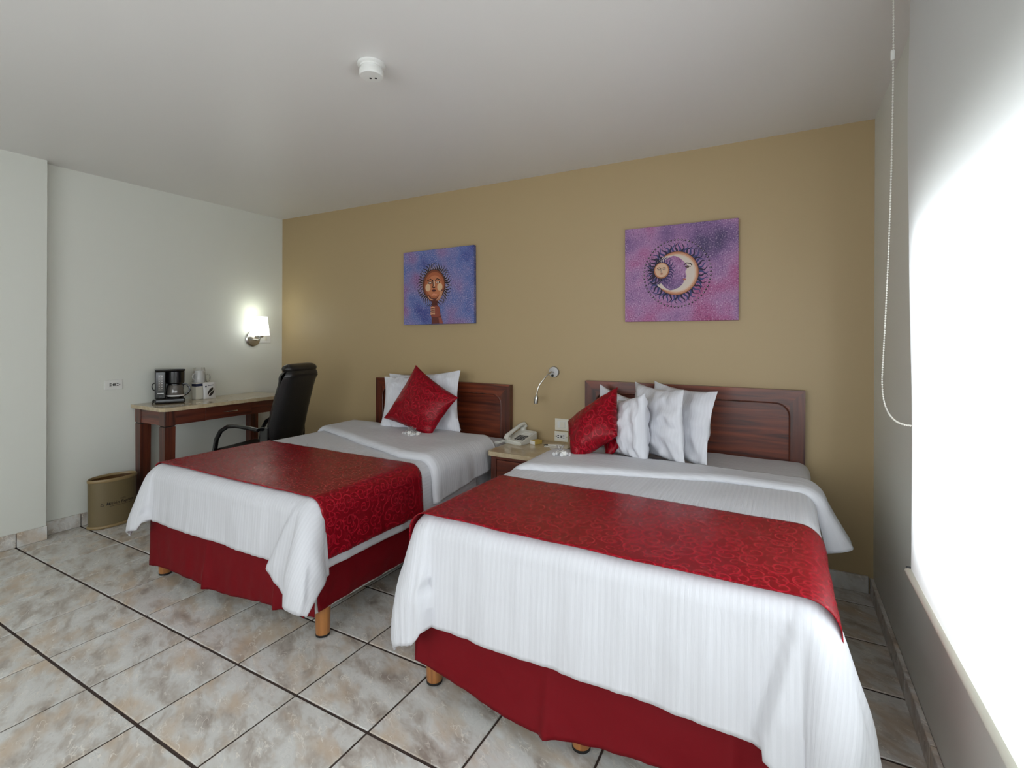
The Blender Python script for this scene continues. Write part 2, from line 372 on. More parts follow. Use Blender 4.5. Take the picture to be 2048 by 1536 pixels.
# ================================================================== SETTING
fl = struct(build('floor', MB().box(0, RW+0.2, YF, 0.1, -0.05, -0.004), 'grout', smooth=0))
gx, gy = 0.0085, 0.0115        # joints: narrow between columns, wider between rows
xs = [0.0]+[TOX+i*TP for i in range(0, 13)]+[RW]
ys = [0.0]; k = 5
while TOY+k*TP > YF: ys.append(TOY+k*TP); k -= 1
ys.append(YF)
tcache = {}
def tile_mesh(w, d, h, b=0.0022):
    key = (round(w, 4), round(d, 4), round(h, 4))
    if key not in tcache:
        mb = MB(); vs = [(-w/2, -d/2, 0), (w/2, -d/2, 0), (w/2, d/2, 0), (-w/2, d/2, 0)]
        vs += [(x, y, h-b) for x, y, z in vs[:4]]+[(x-math.copysign(b, x), y-math.copysign(b, y), h) for x, y, z in vs[:4]]
        fs = [(i, (i+1) % 4, 4+(i+1) % 4, 4+i) for i in range(4)]+[(4+i, 4+(i+1) % 4, 8+(i+1) % 4, 8+i) for i in range(4)]+[(8, 9, 10, 11)]
        me = bpy.data.meshes.new('tile'); me.from_pydata(vs, [], fs); me.materials.append(M['tile']); tcache[key] = me
    return tcache[key]
for i in range(len(xs)-1):
    for j in range(len(ys)-1):
        x0, x1 = xs[i]+gx/2, xs[i+1]-gx/2; y1, y0 = ys[j]-gy/2, ys[j+1]+gy/2
        if x1-x0 < 0.01 or y1-y0 < 0.01: continue
        o = bpy.data.objects.new('tile', tile_mesh(x1-x0, y1-y0, 0.0045)); COL.objects.link(o); o.parent = fl
        o.location = ((x0+x1)/2, (y0+y1)/2, -0.0045+random.uniform(-0.0003, 0.0003))
JY = -1.825; JX = 0.085          # the left wall steps forward nearer the camera
struct(build('wall_back', MB().box(-0.15, RW+0.15, 0, 0.12, -0.05, RH+0.1), 'gold', smooth=0))
struct(build('wall_left', MB().box(-0.15, 0, YF, 0, -0.05, RH+0.1), 'white_wall', smooth=0))
struct(build('wall_left_step', MB().box(0, JX, YF, JY, 0, RH), 'white_wall', smooth=0))
struct(build('ceiling', MB().box(-0.15, RW+0.15, YF-0.15, 0.12, RH, RH+0.12), 'ceiling', smooth=0))
WY0, WY1, WZ0, WZ1 = -4.25, -1.235, 0.66, 1.71     # side window opening
mb = MB()
mb.box(RW, RW+0.09, WY1, 0, -0.05, RH+0.1); mb.box(RW, RW+0.09, YF, WY0, -0.05, RH+0.1)
mb.box(RW, RW+0.09, WY0, WY1, -0.05, WZ0); mb.box(RW, RW+0.09, WY0, WY1, WZ1, RH+0.1)
struct(build('wall_right', mb, 'white_wall', smooth=0))
FX0, FX1, FZ0, FZ1 = 1.5, 4.65, 0.6, 2.2          # unseen window added behind the camera to let the front fill in
mb = MB()
mb.box(-0.15, FX0, YF-0.15, YF, -0.05, RH+0.1); mb.box(FX1, RW+0.15, YF-0.15, YF, -0.05, RH+0.1)
mb.box(FX0, FX1, YF-0.15, YF, -0.05, FZ0); mb.box(FX0, FX1, YF-0.15, YF, FZ1, RH+0.1)
struct(build('wall_front', mb, 'white_wall', smooth=0))
def window(name, p0, p1, axis, at, n):
    e = bpy.data.objects.new(name, None); COL.objects.link(e); e['kind'] = 'structure'; e['_o'] = (0.0, 0.0, 0.0)
    a0, z0 = p0; a1, z1 = p1; t = 0.045
    def bx(mb, a, b, c, d, th):
        return mb.box(at-th/2, at+th/2, a, b, c, d) if axis == 'x' else mb.box(a, b, at-th/2, at+th/2, c, d)
    mb = MB(); bx(mb, a0, a1, z0, z0+t, 0.05); bx(mb, a0, a1, z1-t, z1, 0.05); bx(mb, a0, a0+t, z0+t, z1-t, 0.05); bx(mb, a1-t, a1, z0+t, z1-t, 0.05)
    build('window_frame', mb, 'alu', e, smooth=0)
    st = (a1-a0-t*2)/n
    for i in range(n):
        if i: build('mullion', bx(MB(), a0+t+i*st-0.02, a0+t+i*st+0.02, z0+t, z1-t, 0.04), 'alu', e, smooth=0)
        build('pane', bx(MB(), a0+t+i*st+(0.02 if i else 0), a0+t+(i+1)*st-(0.02 if i < n-1 else 0), z0+t, z1-t, 0.005), 'pane', e, smooth=0)
    return e
window('window_1', (WY0, WZ0), (WY1, WZ1), 'x', RW+0.05, 2)
window('added_window', (FX0, FZ0), (FX1, FZ1), 'y', YF-0.10, 2)  # added window, out of view, gives the front fill an opening

def baseboard(name, axis, a0, a1, at, sgn, joints, h=0.09, t=0.018):
    e = bpy.data.objects.new(name, None); COL.objects.link(e); e['kind'] = 'structure'; e['_o'] = (0.0, 0.0, 0.0)
    if axis == 'x': build('backing', MB().box(a0, a1, min(at, at+sgn*t*0.6), max(at, at+sgn*t*0.6), 0, h-0.004), 'grout', e, smooth=0)
    else: build('backing', MB().box(min(at, at+sgn*t*0.6), max(at, at+sgn*t*0.6), a0, a1, 0, h-0.004), 'grout', e, smooth=0)
    js = [a0]+[j for j in joints if a0+0.02 < j < a1-0.02]+[a1]
    for p, q in zip(js, js[1:]):
        p, q = p+0.0025, q-0.0025; lo, hi = min(at+sgn*0.001, at+sgn*t), max(at+sgn*0.001, at+sgn*t)
        m = MB().box(p, q, lo, hi, 0.001, h, bev=0.002, seg=1) if axis == 'x' else MB().box(lo, hi, p, q, 0.001, h, bev=0.002, seg=1)
        c = (((p+q)/2, at, 0) if axis == 'x' else (at, (p+q)/2, 0))
        o = build('tile', m, 'tile', None, origin=c, smooth=0); o.parent = e
    return e
baseboard('baseboard_back', 'x', 0.02, RW-0.02, 0, -1, [TOX+i*TP for i in range(13)])
baseboard('baseboard_left', 'y', JY+0.002, -0.02, 0, 1, [TOY+i*TP for i in range(6)])
baseboard('baseboard_left_step', 'y', YF+0.02, JY+0.004, JX, 1, [TOY+i*TP for i in range(-7, 1)])
baseboard('baseboard_right', 'y', YF+0.02, -0.02, RW, -1, sorted([TOY+i*TP for i in range(-7, 6)]))
baseboard('baseboard_front', 'x', JX+0.02, RW-0.02, YF, 1, [TOX+i*TP for i in range(13)])

# ================================================================== ROLLER BLIND
BX = 4.735; BY0, BY1, BZ0, BZ1 = -4.0, -1.225, 0.60, 2.475
t = thing('roller_blind', 'white translucent roller blind pulled down over the window', 'blind', (BX, (BY0+BY1)/2, BZ0))
def bf(u, v):
    z = BZ0+0.012+(BZ1-BZ0)*v; e = (1-u)
    curl = 0.012*math.sin(v*PI*1.7+0.6)*math.exp(-e*9)
    edge = 0.012*math.sin(v*PI)*math.exp(-e*14)+0.003*nz(v*9, 3)
    return (BX+curl*0.6+0.004*nz(u*3, v*4), BY0+(BY1-BY0)*u+edge*math.exp(-e*20), z)
build('fabric', MB().grid(bf, 60, 60), 'blind', t)
mb = MB(); mb.tube([(BX, BY0-0.005, BZ0+0.008), (BX, BY1+0.004, BZ0+0.008)], 0.0125, 14, flat=0.75)
br = build('bottom_rail', mb, 'rail', t)
sub('end_cap', MB().box(BX-0.008, BX+0.008, BY1+0.002, BY1+0.008, BZ0-0.006, BZ0+0.022, bev=0.002), 'plastic_grey', br)
build('roller_tube', MB().tube([(BX+0.02, BY0-0.02, BZ1+0.012), (BX+0.02, BY1+0.02, BZ1+0.012)], 0.024, 18), 'rail', t)
for yb in (BY0-0.03, BY1+0.02): build('bracket', MB().box(BX-0.02, RW-0.001, yb, yb+0.008, BZ1-0.012, RH-0.002, bev=0.002), 'white_p', t)
# bead chain: a loop hanging from the roller end
P = [(4.70, -1.152, 2.508)]
for k in range(1, 41): f = k/40; P.append((4.70+0.006*math.sin(f*3), -1.152+0.202*f**1.35, 2.508-1.303*f))
bot = [(4.702, -0.948, 1.165), (4.704, -0.962, 1.125), (4.707, -1.0, 1.095), (4.712, -1.06, 1.075), (4.72, -1.13, 1.066), (4.745, -1.20, 1.068), (4.763, -1.235, 1.085), (4.768, -1.25, 1.13)]
P += bot
for k in range(1, 31): f = k/30; P.append((4.768, -1.25+0.03*f, 1.13+1.31*f))
P = [Vector(p) for p in P]
for _ in range(2):
    Q = [P[0]]
    for a, b in zip(P, P[1:]): Q += [a.lerp(b, 0.25), a.lerp(b, 0.75)]
    P = Q+[P[-1]]
seg = []; acc = 0.0; d_next = 0.0; step = 0.0092
for a, b in zip(P, P[1:]):
    l = (b-a).length
    while d_next <= acc+l: seg.append(a.lerp(b, (d_next-acc)/l)); d_next += step
    acc += l
mb = MB()
bmS = bmesh.new(); bmesh.ops.create_icosphere(bmS, subdivisions=1, radius=0.0034); bmS.verts.index_update()
sv = [v.co.copy() for v in bmS.verts]; sf = [[v.index for v in f.verts] for f in bmS.faces]; bmS.free()
for p in seg: mb.add([p+v for v in sv], sf)
ch = build('bead_chain', mb, 'bead', t); ch['kind'] = 'stuff'
sub('cord', MB().tube(P, 0.0011, 5), 'bead', ch)
sub('chain_connector', MB().box(4.694, 4.706, -1.147, -1.137, 2.29, 2.325, bev=0.003), 'white_p', ch)

# ================================================================== BEDS
def cloth_normals(V, nu, nv):
    out = []
    for i in range(nu+1):
        for j in range(nv+1):
            a = V[min(i+1, nu)][j]-V[max(i-1, 0)][j]; b = V[i][min(j+1, nv)]-V[i][max(j-1, 0)]
            n = a.cross(b)
            out.append(n.normalized() if n.length > 1e-12 else Vector((0, 0, 1)))
    return out
def drape(name, x0, x1, z, R, hl, hr, yA, yB, mats, parent=None, origin=None, foot=None, flare=(0.04, 0.04, 0.04), bulge=(0.2, 0.3), 
          step=0.0125, seed=0, amp=1.0, gather=1.0, front_round=0.0, thick=0.0, uvswap=False, hem=None, tail=None, wing=None, puffr=0.0):
    """cloth laid over a box top: x0..x1, from y=yA(s) (head side) to yB(s) (foot side); foot=(y edge, hang) lets it run over the foot end"""
    xl, xr = x0+R, x1-R; q = PI*R/2
    wext = [(0.30 if w_ > 0.10 else 0.12) for w_ in wing] if wing else None
    ol = q+hl-R if hl else 0.0; orr = q+hr-R if hr else 0.0
    s0, s1 = xl-ol, xr+orr
    nu = max(4, int((s1-s0)/step))
    fA = yA if callable(yA) else (lambda u: yA); fB = yB if callable(yB) else (lambda u: yB)
    if foot: yF = foot[0]+R; tB = yF-(q+foot[1]-R); fB = lambda u: tB
    nv = max(4, int(abs(fA(0.5)-fB(0.5))/step))
    def path(o, fl):
        if o <= 0: return 0.0, 0.0
        if o < q: a = o/R; return R*math.sin(a), R*(1-math.cos(a))
        e = o-q; return R+fl*e, R+e*math.sqrt(max(0.0, 1-fl*fl))
    V = []; UV = []; D = []
    for i in range(nu+1):
        u = i/nu; s = s0+(s1-s0)*u; row = []; drow = []
        for j in range(nv+1):
            v = j/nv; ty = fA(u)+(fB(u)-fA(u))*v
            aL, aR = max(0, xl-s), max(0, s-xr); a = max(aL, aR); sg = -1 if aL > 0 else 1
            if hem and a > 0:
                a *= hem(v, sg, s, ty)
            b = max(0, yF-ty) if foot else 0.0
            flx = flare[0] if sg < 0 else flare[1]
            if tail and sg > 0: flx += tail(v)
            bx = min(max(s, xl), xr); by = max(ty, yF) if foot else ty
            if a > 0 and b > 0:
                r = math.hypot(a, b)
                r = r if r < 1e-6 else (max(a, b)+(r-max(a, b))*0.55)*(1+(wext[0 if sg < 0 else 1] if wing else 0)*math.sin(math.atan2(b, a))**3*min(1, b/0.3))
                th = math.atan2(b, a); fl_ = flx*math.cos(th)**2+flare[2]*math.sin(th)**2
                h, d = path(r, fl_); h += bulge[0 if sg < 0 else 1]*max(0, d-R*0.4)*(1-0.75*min(1, d/0.55)**2)*math.sin(2*th)**1.2
                wv = (math.sin(th)**4 if wing else 0)*0.050*min(1, d/0.28)
                p = Vector((bx+sg*h*math.cos(th), by-h*math.sin(th)-wv, z-d))
            elif b > 0:
                wv = 0.0
                if wing:
                    for ww, dist, we in ((wing[0], s-xl, wext[0]), (wing[1], xr-s, wext[1])):
                        zt = dist/max(0.02, ww*min(1.3, b/0.30))
                        if zt < 1.25:
                            k = min(1, max(0, (1.25-zt)/0.35)); k = k*k*(3-2*k); wv = max(wv, k); b *= 1+we*max(0, 1-zt)*min(1, b/0.3)
                h, d = path(b, flare[2]); p = Vector((bx, by-h-0.050*wv*min(1, d/0.28), z-d))
            else:
                h, d = path(a, flx); p = Vector((bx+sg*h, by, z-d))
            if front_round:
                e = (1-v)*abs(fB(u)-fA(u)); hgt = thick*(math.sqrt(max(0, 1-(1-min(1, e/front_round))**2)))
            else: hgt = 0
            if sg > 0 and puffr: hgt *= 1+puffr*min(1, a/0.30)**1.3
            row.append(p); drow.append((d, a, b, s, ty, hgt)); UV.append((ty, s) if uvswap else (s, ty))
        V.append(row); D.append(drow)
    NN = cloth_normals(V, nu, nv); vs = []
    for i in range(nu+1):
        for j in range(nv+1):
            n = NN[i*(nv+1)+j]; p = V[i][j]; d, a, b, s, ty, hgt = D[i][j]
            if n.z < -0.2 or (n.z < 0.3 and (n.x*(p.x-(x0+x1)/2)+n.y*(p.y-(-0.9))) < 0): n = -n
            w = 0.004*nz(s*3.1+seed, ty*3.1)+0.0022*nz(s*9+seed, ty*7)
            k = min(1, d/0.25)
            if b > a: w += gather*k*(0.011*nz(s*7+seed, d*1.2)+0.0055*nz(s*22+seed, d*2.0+5)+0.0025*nz(s*48, d*5))
            elif a > 0: w += gather*k*(0.010*nz(ty*6+seed, d*1.5, 3)+0.004*nz(ty*19+seed, d*3, 7))
            w *= amp
            vs.append(p+n*(w+hgt))
    mb = MB(); fs = [(i*(nv+1)+j, (i+1)*(nv+1)+j, (i+1)*(nv+1)+j+1, i*(nv+1)+j+1) for i in range(nu) for j in range(nv)]
    mb.add(vs, fs, 0, UV)
    return build(name, mb, mats, parent, origin=origin, smooth=75)

def skirt_panel(p0, p1, z0, z1, nrm, seed, sag, parent, pleats=()):
    p0, p1 = Vector(p0), Vector(p1); L = (p1-p0).length; n = Vector(nrm)
    def f(u, v):
        s = u*L; drop = 1-v
        w = drop*(0.016*nz(s*5+seed, drop*1.3)+0.008*nz(s*15+seed, drop*2, 2)+0.002*nz(s*40, drop*9, 4))+0.010*drop
        for pc in pleats: w += 0.02*drop*math.exp(-((u-pc)*L/0.02)**2)
        zb = z0+sag(u)
        p = p0.lerp(p1, u)+n*w; return (p.x, p.y, zb+(z1-zb)*v)
    mb = MB().grid(f, int(L/0.012), 22)
    return modsolid(build('skirt_panel', mb, 'skirt', parent, smooth=75), 0.003)

def rounded_box(x0, x1, y0, y1, z0, z1, b, mbx=None): return MB().box(x0, x1, y0, y1, z0, z1, bev=b, seg=6)

def headboard(x0, x1, ztop, label, z0=0.10):
    t = thing('headboard', label, 'headboard', ((x0+x1)/2, -0.02, 0), group='dark wooden headboards on the gold wall')
    y0, y1 = -0.05, -0.006
    build('panel', MB().box(x0+0.055, x1-0.055, -0.036, y1, z0, ztop-0.03), 'cherry', t, smooth=0)
    w = 0.075
    # mitred frame: top rail with rounded inner corners, two stiles
    def arc(cx, cz, r, a0, a1, n=8): return [(cx+r*math.cos(a0+(a1-a0)*i/n), cz+r*math.sin(a0+(a1-a0)*i/n)) for i in range(n+1)]
    R = 0.075; zi = ztop-0.075
    mt = Matrix.Rotation(PI/2, 4, 'X')
    top = [(x0, ztop), (x1, ztop), (x1-w, zi-R*0.0)]
    poly = [(x0, ztop)]+[(x1, ztop)]+[(x1-w+0.0, zi)]+[(x0+w, zi)]
    mb = MB().prism(poly, -y1, -y0, mat=mt)
    rail = build('top_rail', mb, 'cherry', t, smooth=0)
    for sg, xe in ((1, x0), (-1, x1)):
        pl = [(xe, ztop), (xe, z0), (xe+sg*w, z0), (xe+sg*w, zi)]
        build('stile', MB().prism(pl, -y1, -y0+0.0004, mat=mt), 'cherry_v', t, smooth=0)
        xi = xe+sg*w
        cor = [(xi-sg*0.004, zi+0.004)]+[(xi+sg*(R-R*math.cos(a)), zi-R+R*math.sin(a)) for a in [PI/2*i/8 for i in range(9)]][::1]
        build('corner_spandrel', MB().prism(cor, -y1, -y0-0.001, mat=mt), 'cherry', t, smooth=0)
    bead = [(x0+w, -0.038, z0)]+[(x0+w, -0.038, zi-R)]
    pts = [(x0+w+0.002, -0.047, z0), (x0+w+0.002, -0.047, zi-R)]+[(x0+w+R-R*math.cos(a), -0.047, zi-R+R*math.sin(a)) for a in [PI/2*i/10 for i in range(1, 11)]]
    pts += [(x1-w-R+R*math.sin(a), -0.047, zi-R+R*math.cos(a)) for a in [PI/2*i/10 for i in range(0, 11)]]+[(x1-w-0.002, -0.047, z0)]
    build('bead_moulding', MB().tube(pts, 0.0055, 6), 'cherry_v', t)
    return t
headboard(1.305, 2.622, 1.003, 'dark cherry wood headboard with rounded panel behind the bed nearer the desk')
headboard(3.203, 4.486, 1.062, 'dark cherry wood headboard with rounded panel behind the bed by the window')

def bed(x0, x1, yf, ztop, zb, legs, label, foot_sag, seed, side_hem):
    t = thing('bed', label, 'bed', ((x0+x1)/2, -0.9, 0))
    build('box_spring', rounded_box(x0+0.012, x1-0.012, yf+0.012, -0.06, 0.135, zb, 0.02), 'basewhite', t)
    skirt_panel((x0+0.01, yf+0.004, 0), (x1-0.055, yf+0.004, 0), 0.105, zb, (0, -1, 0), seed, foot_sag, t, pleats=(0.43, 0.86))
    skirt_panel((x1-0.075, yf+0.014, 0), (x1-0.002, yf+0.014, 0), 0.13, zb, (0, -1, 0), seed+9, lambda u: 0.01*u, t)
    skirt_panel((x1-0.004, yf+0.02, 0), (x1-0.004, -0.07, 0), side_hem, zb, (1, 0, 0), seed+3, lambda u: 0, t)
    skirt_panel((x0+0.004, -0.07, 0), (x0+0.004, yf+0.02, 0), side_hem, zb, (-1, 0, 0), seed+5, lambda u: 0, t)
    for lx, ly in legs:
        lg = build('leg', MB().lathe([(0.030, 0.012), (0.031, 0.02), (0.034, 0.138)], (lx, ly, 0), n=20), 'legwood', t)
        sub('foot_cap', MB().lathe([(0.026, 0.0005), (0.031, 0.003), (0.031, 0.012)], (lx, ly, 0), n=20), 'black', lg)
    return t
# ---- bed nearer the desk
A = dict(x0=1.26, x1=2.612, yf=-1.765, zt=0.605)
bed(A['x0'], A['x1'], A['yf'], A['zt'], 0.352, [(1.30, -1.70), (2.553, -1.665), (1.30, -0.14), (2.553, -0.14)],
    'bed base with dark red skirt on wooden legs, beside the desk', lambda u: -0.035+0.05*u+0.012*math.sin(u*9), 1.0, 0.158)
tag(build('mattress', rounded_box(A['x0']+0.006, A['x1'], A['yf']+0.015, -0.062, 0.354, A['zt'], 0.055), 'sheet_cross', origin=(1.93, -0.9, 0.354)),
    'mattress in white sheet on the bed nearer the desk', 'mattress')
mtA = bpy.data.objects['mattress']
fs = drape('fitted_sheet', A['x0']+0.002, A['x1']+0.004, A['zt']+0.005, 0.06, 0.22, 0.235, -0.066, -0.80, 'sheet_cross', parent=mtA, origin=mtA.location, flare=(0.01, 0.01, 0), seed=44.0, amp=1.2, gather=0.7)
dv = drape('duvet', A['x0']-0.012, A['x1']+0.012, 0.638, 0.075, 0.30, 0.30, -0.50, None, 'sheet', origin=(1.93, -1.1, 0.62), foot=(A['yf']-0.022, 0.295),
           flare=(0.03, 0.05, 0.05), bulge=(0.35, 0.55), seed=2.0, wing=(0.02, 0.14))
modsolid(dv, 0.010)
tag(dv, 'white striped duvet hanging over the bed nearer the desk', 'duvet')
fA1 = lambda u: -0.30
fB1 = lambda u: -0.62-0.36*min(1, max(0, (u-0.12)/0.62))
def hemA(v, sg, s, ty): return 1.0-0.25*(1-v) if sg > 0 else 0.8
fo = drape('fold_back', A['x0']-0.014, A['x1']+0.014, 0.642, 0.08, 0.16, 0.235, fA1, fB1, 'sheet_cross', parent=dv, origin=dv.location, flare=(0.08, 0.07, 0.0),
           seed=8.0, amp=1.5, gather=1.8, front_round=0.05, thick=0.034, hem=hemA)
modsolid(fo, 0.016)
ru = drape('bed_runner', A['x0']-0.018, A['x1']+0.018, 0.646, 0.08, 0.25, 0.265, lambda u: -1.06, lambda u: -1.735, 'red', origin=(1.93, -1.4, 0.64),
           flare=(0.02, 0.09, 0.0), seed=2.0, amp=1.0, gather=1.5)
modsolid(ru, 0.003)
tag(ru, 'dark red damask satin runner across the bed nearer the desk', 'bed runner')
# ---- bed by the window
B = dict(x0=3.165, x1=4.492, yf=-1.765, zt=0.662)
bed(B['x0'], B['x1'], B['yf'], B['zt'], 0.365, [(3.185, -1.665), (3.80, -1.68), (4.43, -1.68), (3.20, -0.14), (4.43, -0.14)],
    'bed base with dark red skirt on wooden legs, by the window', lambda u: 0.03-0.055*math.sin(PI*min(1, u*1.2))+0.010*math.sin(u*11+1), 21.0, 0.158)
tag(build('mattress', rounded_box(B['x0']+0.03, B['x1']+0.01, B['yf']+0.015, -0.062, 0.367, B['zt'], 0.055), 'sheet_cross', origin=(3.81, -0.9, 0.367)),
    'mattress in white sheet on the bed by the window', 'mattress')
mtB = bpy.data.objects['mattress.001']
fs = drape('fitted_sheet', B['x0']+0.026, B['x1']+0.014, B['zt']+0.005, 0.06, 0.22, 0.25, -0.066, -0.95, 'sheet_cross', parent=mtB, origin=mtB.location, flare=(0.01, 0.01, 0), seed=52.0, amp=1.3, gather=0.7)
dw = drape('duvet', B['x0']-0.012, B['x1']+0.012, 0.694, 0.075, 0.36, 0.36, -0.60, None, 'sheet', origin=(3.81, -1.1, 0.68), foot=(B['yf']-0.022, 0.385),
           flare=(0.06, 0.05, 0.05), bulge=(0.28, 0.50), seed=31.0, wing=(0.03, 0.07))
modsolid(dw, 0.010)
tag(dw, 'white striped duvet hanging over the bed by the window', 'duvet')
fo = drape('fold_back', B['x0']+0.012, B['x1']+0.014, 0.695, 0.08, 0.12, 0.245, lambda u: -0.60, lambda u: -1.06+0.28*min(1, max(0, (u-0.05)/0.6)), 'sheet_cross', parent=dw, origin=dw.location,
           flare=(0.06, 0.22, 0.0), seed=12.0, amp=1.4, gather=0.9, front_round=0.05, thick=0.024, puffr=3.2)
modsolid(fo, 0.014)
ru = drape('bed_runner', B['x0']-0.018, B['x1']+0.018, 0.701, 0.08, 0.16, 0.36, lambda u: -1.19-0.10*max(0, u-0.55), lambda u: -1.775, 'red', origin=(3.81, -1.5, 0.69),
           flare=(0.0, 0.06, 0.0), seed=31.0, amp=1.0, gather=1.0)
modsolid(ru, 0.003)
tag(ru, 'dark red damask satin runner across the bed by the window', 'bed runner')

# ================================================================== PILLOWS
def pillow(name, TL, TR, BR, BL, T, m, label, cat, seed, pinch=0.10, group=None, n=30, wr=1.0, puff=0.5):
    TL, TR, BR, BL = map(Vector, (TL, TR, BR, BL)); c = (TL+TR+BR+BL)/4
    ax = ((TR-TL)+(BR-BL)); ay = ((TL-BL)+(TR-BR)); nrm = ax.cross(ay).normalized()
    wx, wy = ax.length/2, ay.length/2
    mb = MB(); vs = []; uv = []; idx = {}
    for side in (1, -1):
        for i in range(n+1):
            for j in range(n+1):
                edge = i in (0, n) or j in (0, n)
                if side < 0 and edge: idx[side, i, j] = idx[1, i, j]; continue
                a, b = 2*i/n-1, 2*j/n-1
                a2 = a*(1-pinch*(1-b*b)); b2 = b*(1-pinch*(1-a*a))
                u, v = (a2+1)/2, (b2+1)/2
                p = BL*(1-u)*(1-v)+BR*u*(1-v)+TL*(1-u)*v+TR*u*v
                h = ((1-a*a)*(1-b*b))**puff
                cr = (abs(a*b))**1.5
                w = wr*(0.012*nz(a*2.5+seed, b*2.5, side)+0.008*nz(a*5+seed, b*3.4, side+5)+0.0035*nz(a*13+seed, b*6, side+9))*min(1, h*2.5)
                w += wr*0.004*math.sin((a+b*0.6)*14+seed)*cr*h*4
                p = p+nrm*side*(T/2*h+w)
                idx[side, i, j] = len(vs); vs.append(p); uv.append((u*wx, v*wy))
    fs = []
    for side in (1, -1):
        for i in range(n):
            for j in range(n):
                q = (idx[side, i, j], idx[side, i+1, j], idx[side, i+1, j+1], idx[side, i, j+1]); fs.append(q if side > 0 else q[::-1])
    mb.add(vs, fs, 0, uv)
    return tag(build(name, mb, m, None, origin=(TL+TR+BR+BL)/4, smooth=80), label, cat, group)
GW = 'white bed pillows'; GR = 'red damask cushions'
pillow('pillow', (1.53, -0.13, 1.052), (2.20, -0.09, 1.098), (2.27, -0.16, 0.655), (1.57, -0.22, 0.63), 0.09, 'pillow', 'rear white pillow leaning on the headboard of the bed nearer the desk', 'pillow', 1.0, 0.11, GW)
pillow('pillow', (1.59, -0.25, 1.035), (2.275, -0.18, 1.105), (2.345, -0.27, 0.645), (1.665, -0.39, 0.640), 0.11, 'pillow', 'front white pillow directly behind the red cushion on the bed nearer the desk', 'pillow', 4.0, 0.09, GW, wr=2.0)
pillow('cushion', (1.745, -0.42, 0.742), (1.955, -0.305, 1.142), (2.36, -0.33, 0.924), (2.205, -0.455, 0.64), 0.15, 'red', 'red damask cushion standing on its corner on the bed nearer the desk', 'cushion', 7.0, 0.07, GR, wr=0.5)
pillow('pillow', (3.335, -0.13, 1.05), (3.72, -0.20, 0.945), (3.70, -0.32, 0.668), (3.30, -0.25, 0.668), 0.11, 'pillow', 'white pillow mostly hidden behind the red cushions on the bed by the window', 'pillow', 11.0, 0.11, GW)
pillow('pillow', (3.69, -0.16, 1.09), (4.08, -0.44, 1.073), (4.045, -0.565, 0.682), (3.68, -0.28, 0.675), 0.105, 'pillow', 'rightmost and rearmost of the three overlapping white pillows on the bed by the window', 'pillow', 14.0, 0.11, GW, wr=1.3)
pillow('pillow', (3.585, -0.21, 1.085), (3.925, -0.53, 1.082), (3.95, -0.61, 0.69), (3.60, -0.33, 0.68), 0.12, 'pillow', 'middle of the three overlapping white pillows on the bed by the window', 'pillow', 17.0, 0.11, GW, wr=1.4)
pillow('pillow', (3.52, -0.34, 0.98), (3.735, -0.575, 1.06), (3.755, -0.62, 0.688), (3.50, -0.45, 0.685), 0.165, 'pillow', 'plump frontmost white pillow beside the red cushions on the bed by the window', 'pillow', 20.0, 0.09, GW, wr=1.6)
pillow('cushion', (3.40, -0.31, 0.85), (3.565, -0.30, 0.985), (3.66, -0.50, 0.83), (3.53, -0.60, 0.68), 0.10, 'red', 'darker red cushion squeezed between the front red cushion and a white pillow', 'cushion', 23.0, 0.06, GR)
pillow('cushion', (3.262, -0.50, 0.855), (3.555, -0.47, 1.072), (3.605, -0.64, 0.828), (3.37, -0.70, 0.672), 0.17, 'red', 'red damask cushion leaning at the left end of the bed by the window', 'cushion', 26.0, 0.05, GR, wr=0.45)

# ---- wrapped sweets lying against the cushions
def candy_bundle(loc, rot, label, seed):
    rnd = random.Random(seed); t = thing('candy_bundle', label, 'candy', loc, rot, 'little bundles of wrapped candy on the beds', local=True)
    for k in range(3):
        cx, cy = rnd.uniform(-0.028, 0.028), rnd.uniform(-0.012, 0.012); a = rnd.uniform(0, PI)
        m = Matrix.Translation((cx, cy, 0.012)) @ Matrix.Rotation(a, 4, 'Z') @ Matrix.Rotation(PI/2, 4, 'Y')
        pr = [(0.0105, -0.026), (0.0035, -0.015), (0.009, -0.011), (0.0105, 0), (0.009, 0.011), (0.0035, 0.015), (0.0105, 0.026)]
        build('candy', MB().lathe(pr, n=10, mat=m), 'foil', t)
    mb = MB()
    def cone(u, v):
        a = u*2*PI; r = 0.003+0.016*v*(1+0.35*math.sin(a*6)); return (r*math.cos(a), 0.006+r*math.sin(a)*0.6, 0.022+0.034*v)
    mb.grid(cone, 36, 5); build('wrapper', mb, 'cello', t)
    mb = MB()
    for sg in (-1, 1): mb.tube([(0, 0, 0.022), (sg*0.016, -0.004, 0.032), (sg*0.028, -0.006, 0.026), (sg*0.016, -0.006, 0.018), (0, 0, 0.022)], 0.003, 6, flat=0.4)
    build('bow', mb, 'paper', t)
    build('tag', MB().box(-0.005, 0.021, -0.026, -0.024, 0.006, 0.028), 'paper', t, smooth=0)
    return t
candy_bundle((2.085, -0.525, 0.668), 0.3, 'left candy bundle with upright cellophane below the cushion on the bed nearer the desk', 3)
candy_bundle((2.145, -0.545, 0.668), 1.4, 'right candy bundle at the cushion tip on the bed nearer the desk', 5)
candy_bundle((3.33, -0.76, 0.715), 0.8, 'candy bundle beside the red cushion on the bed by the window', 8)

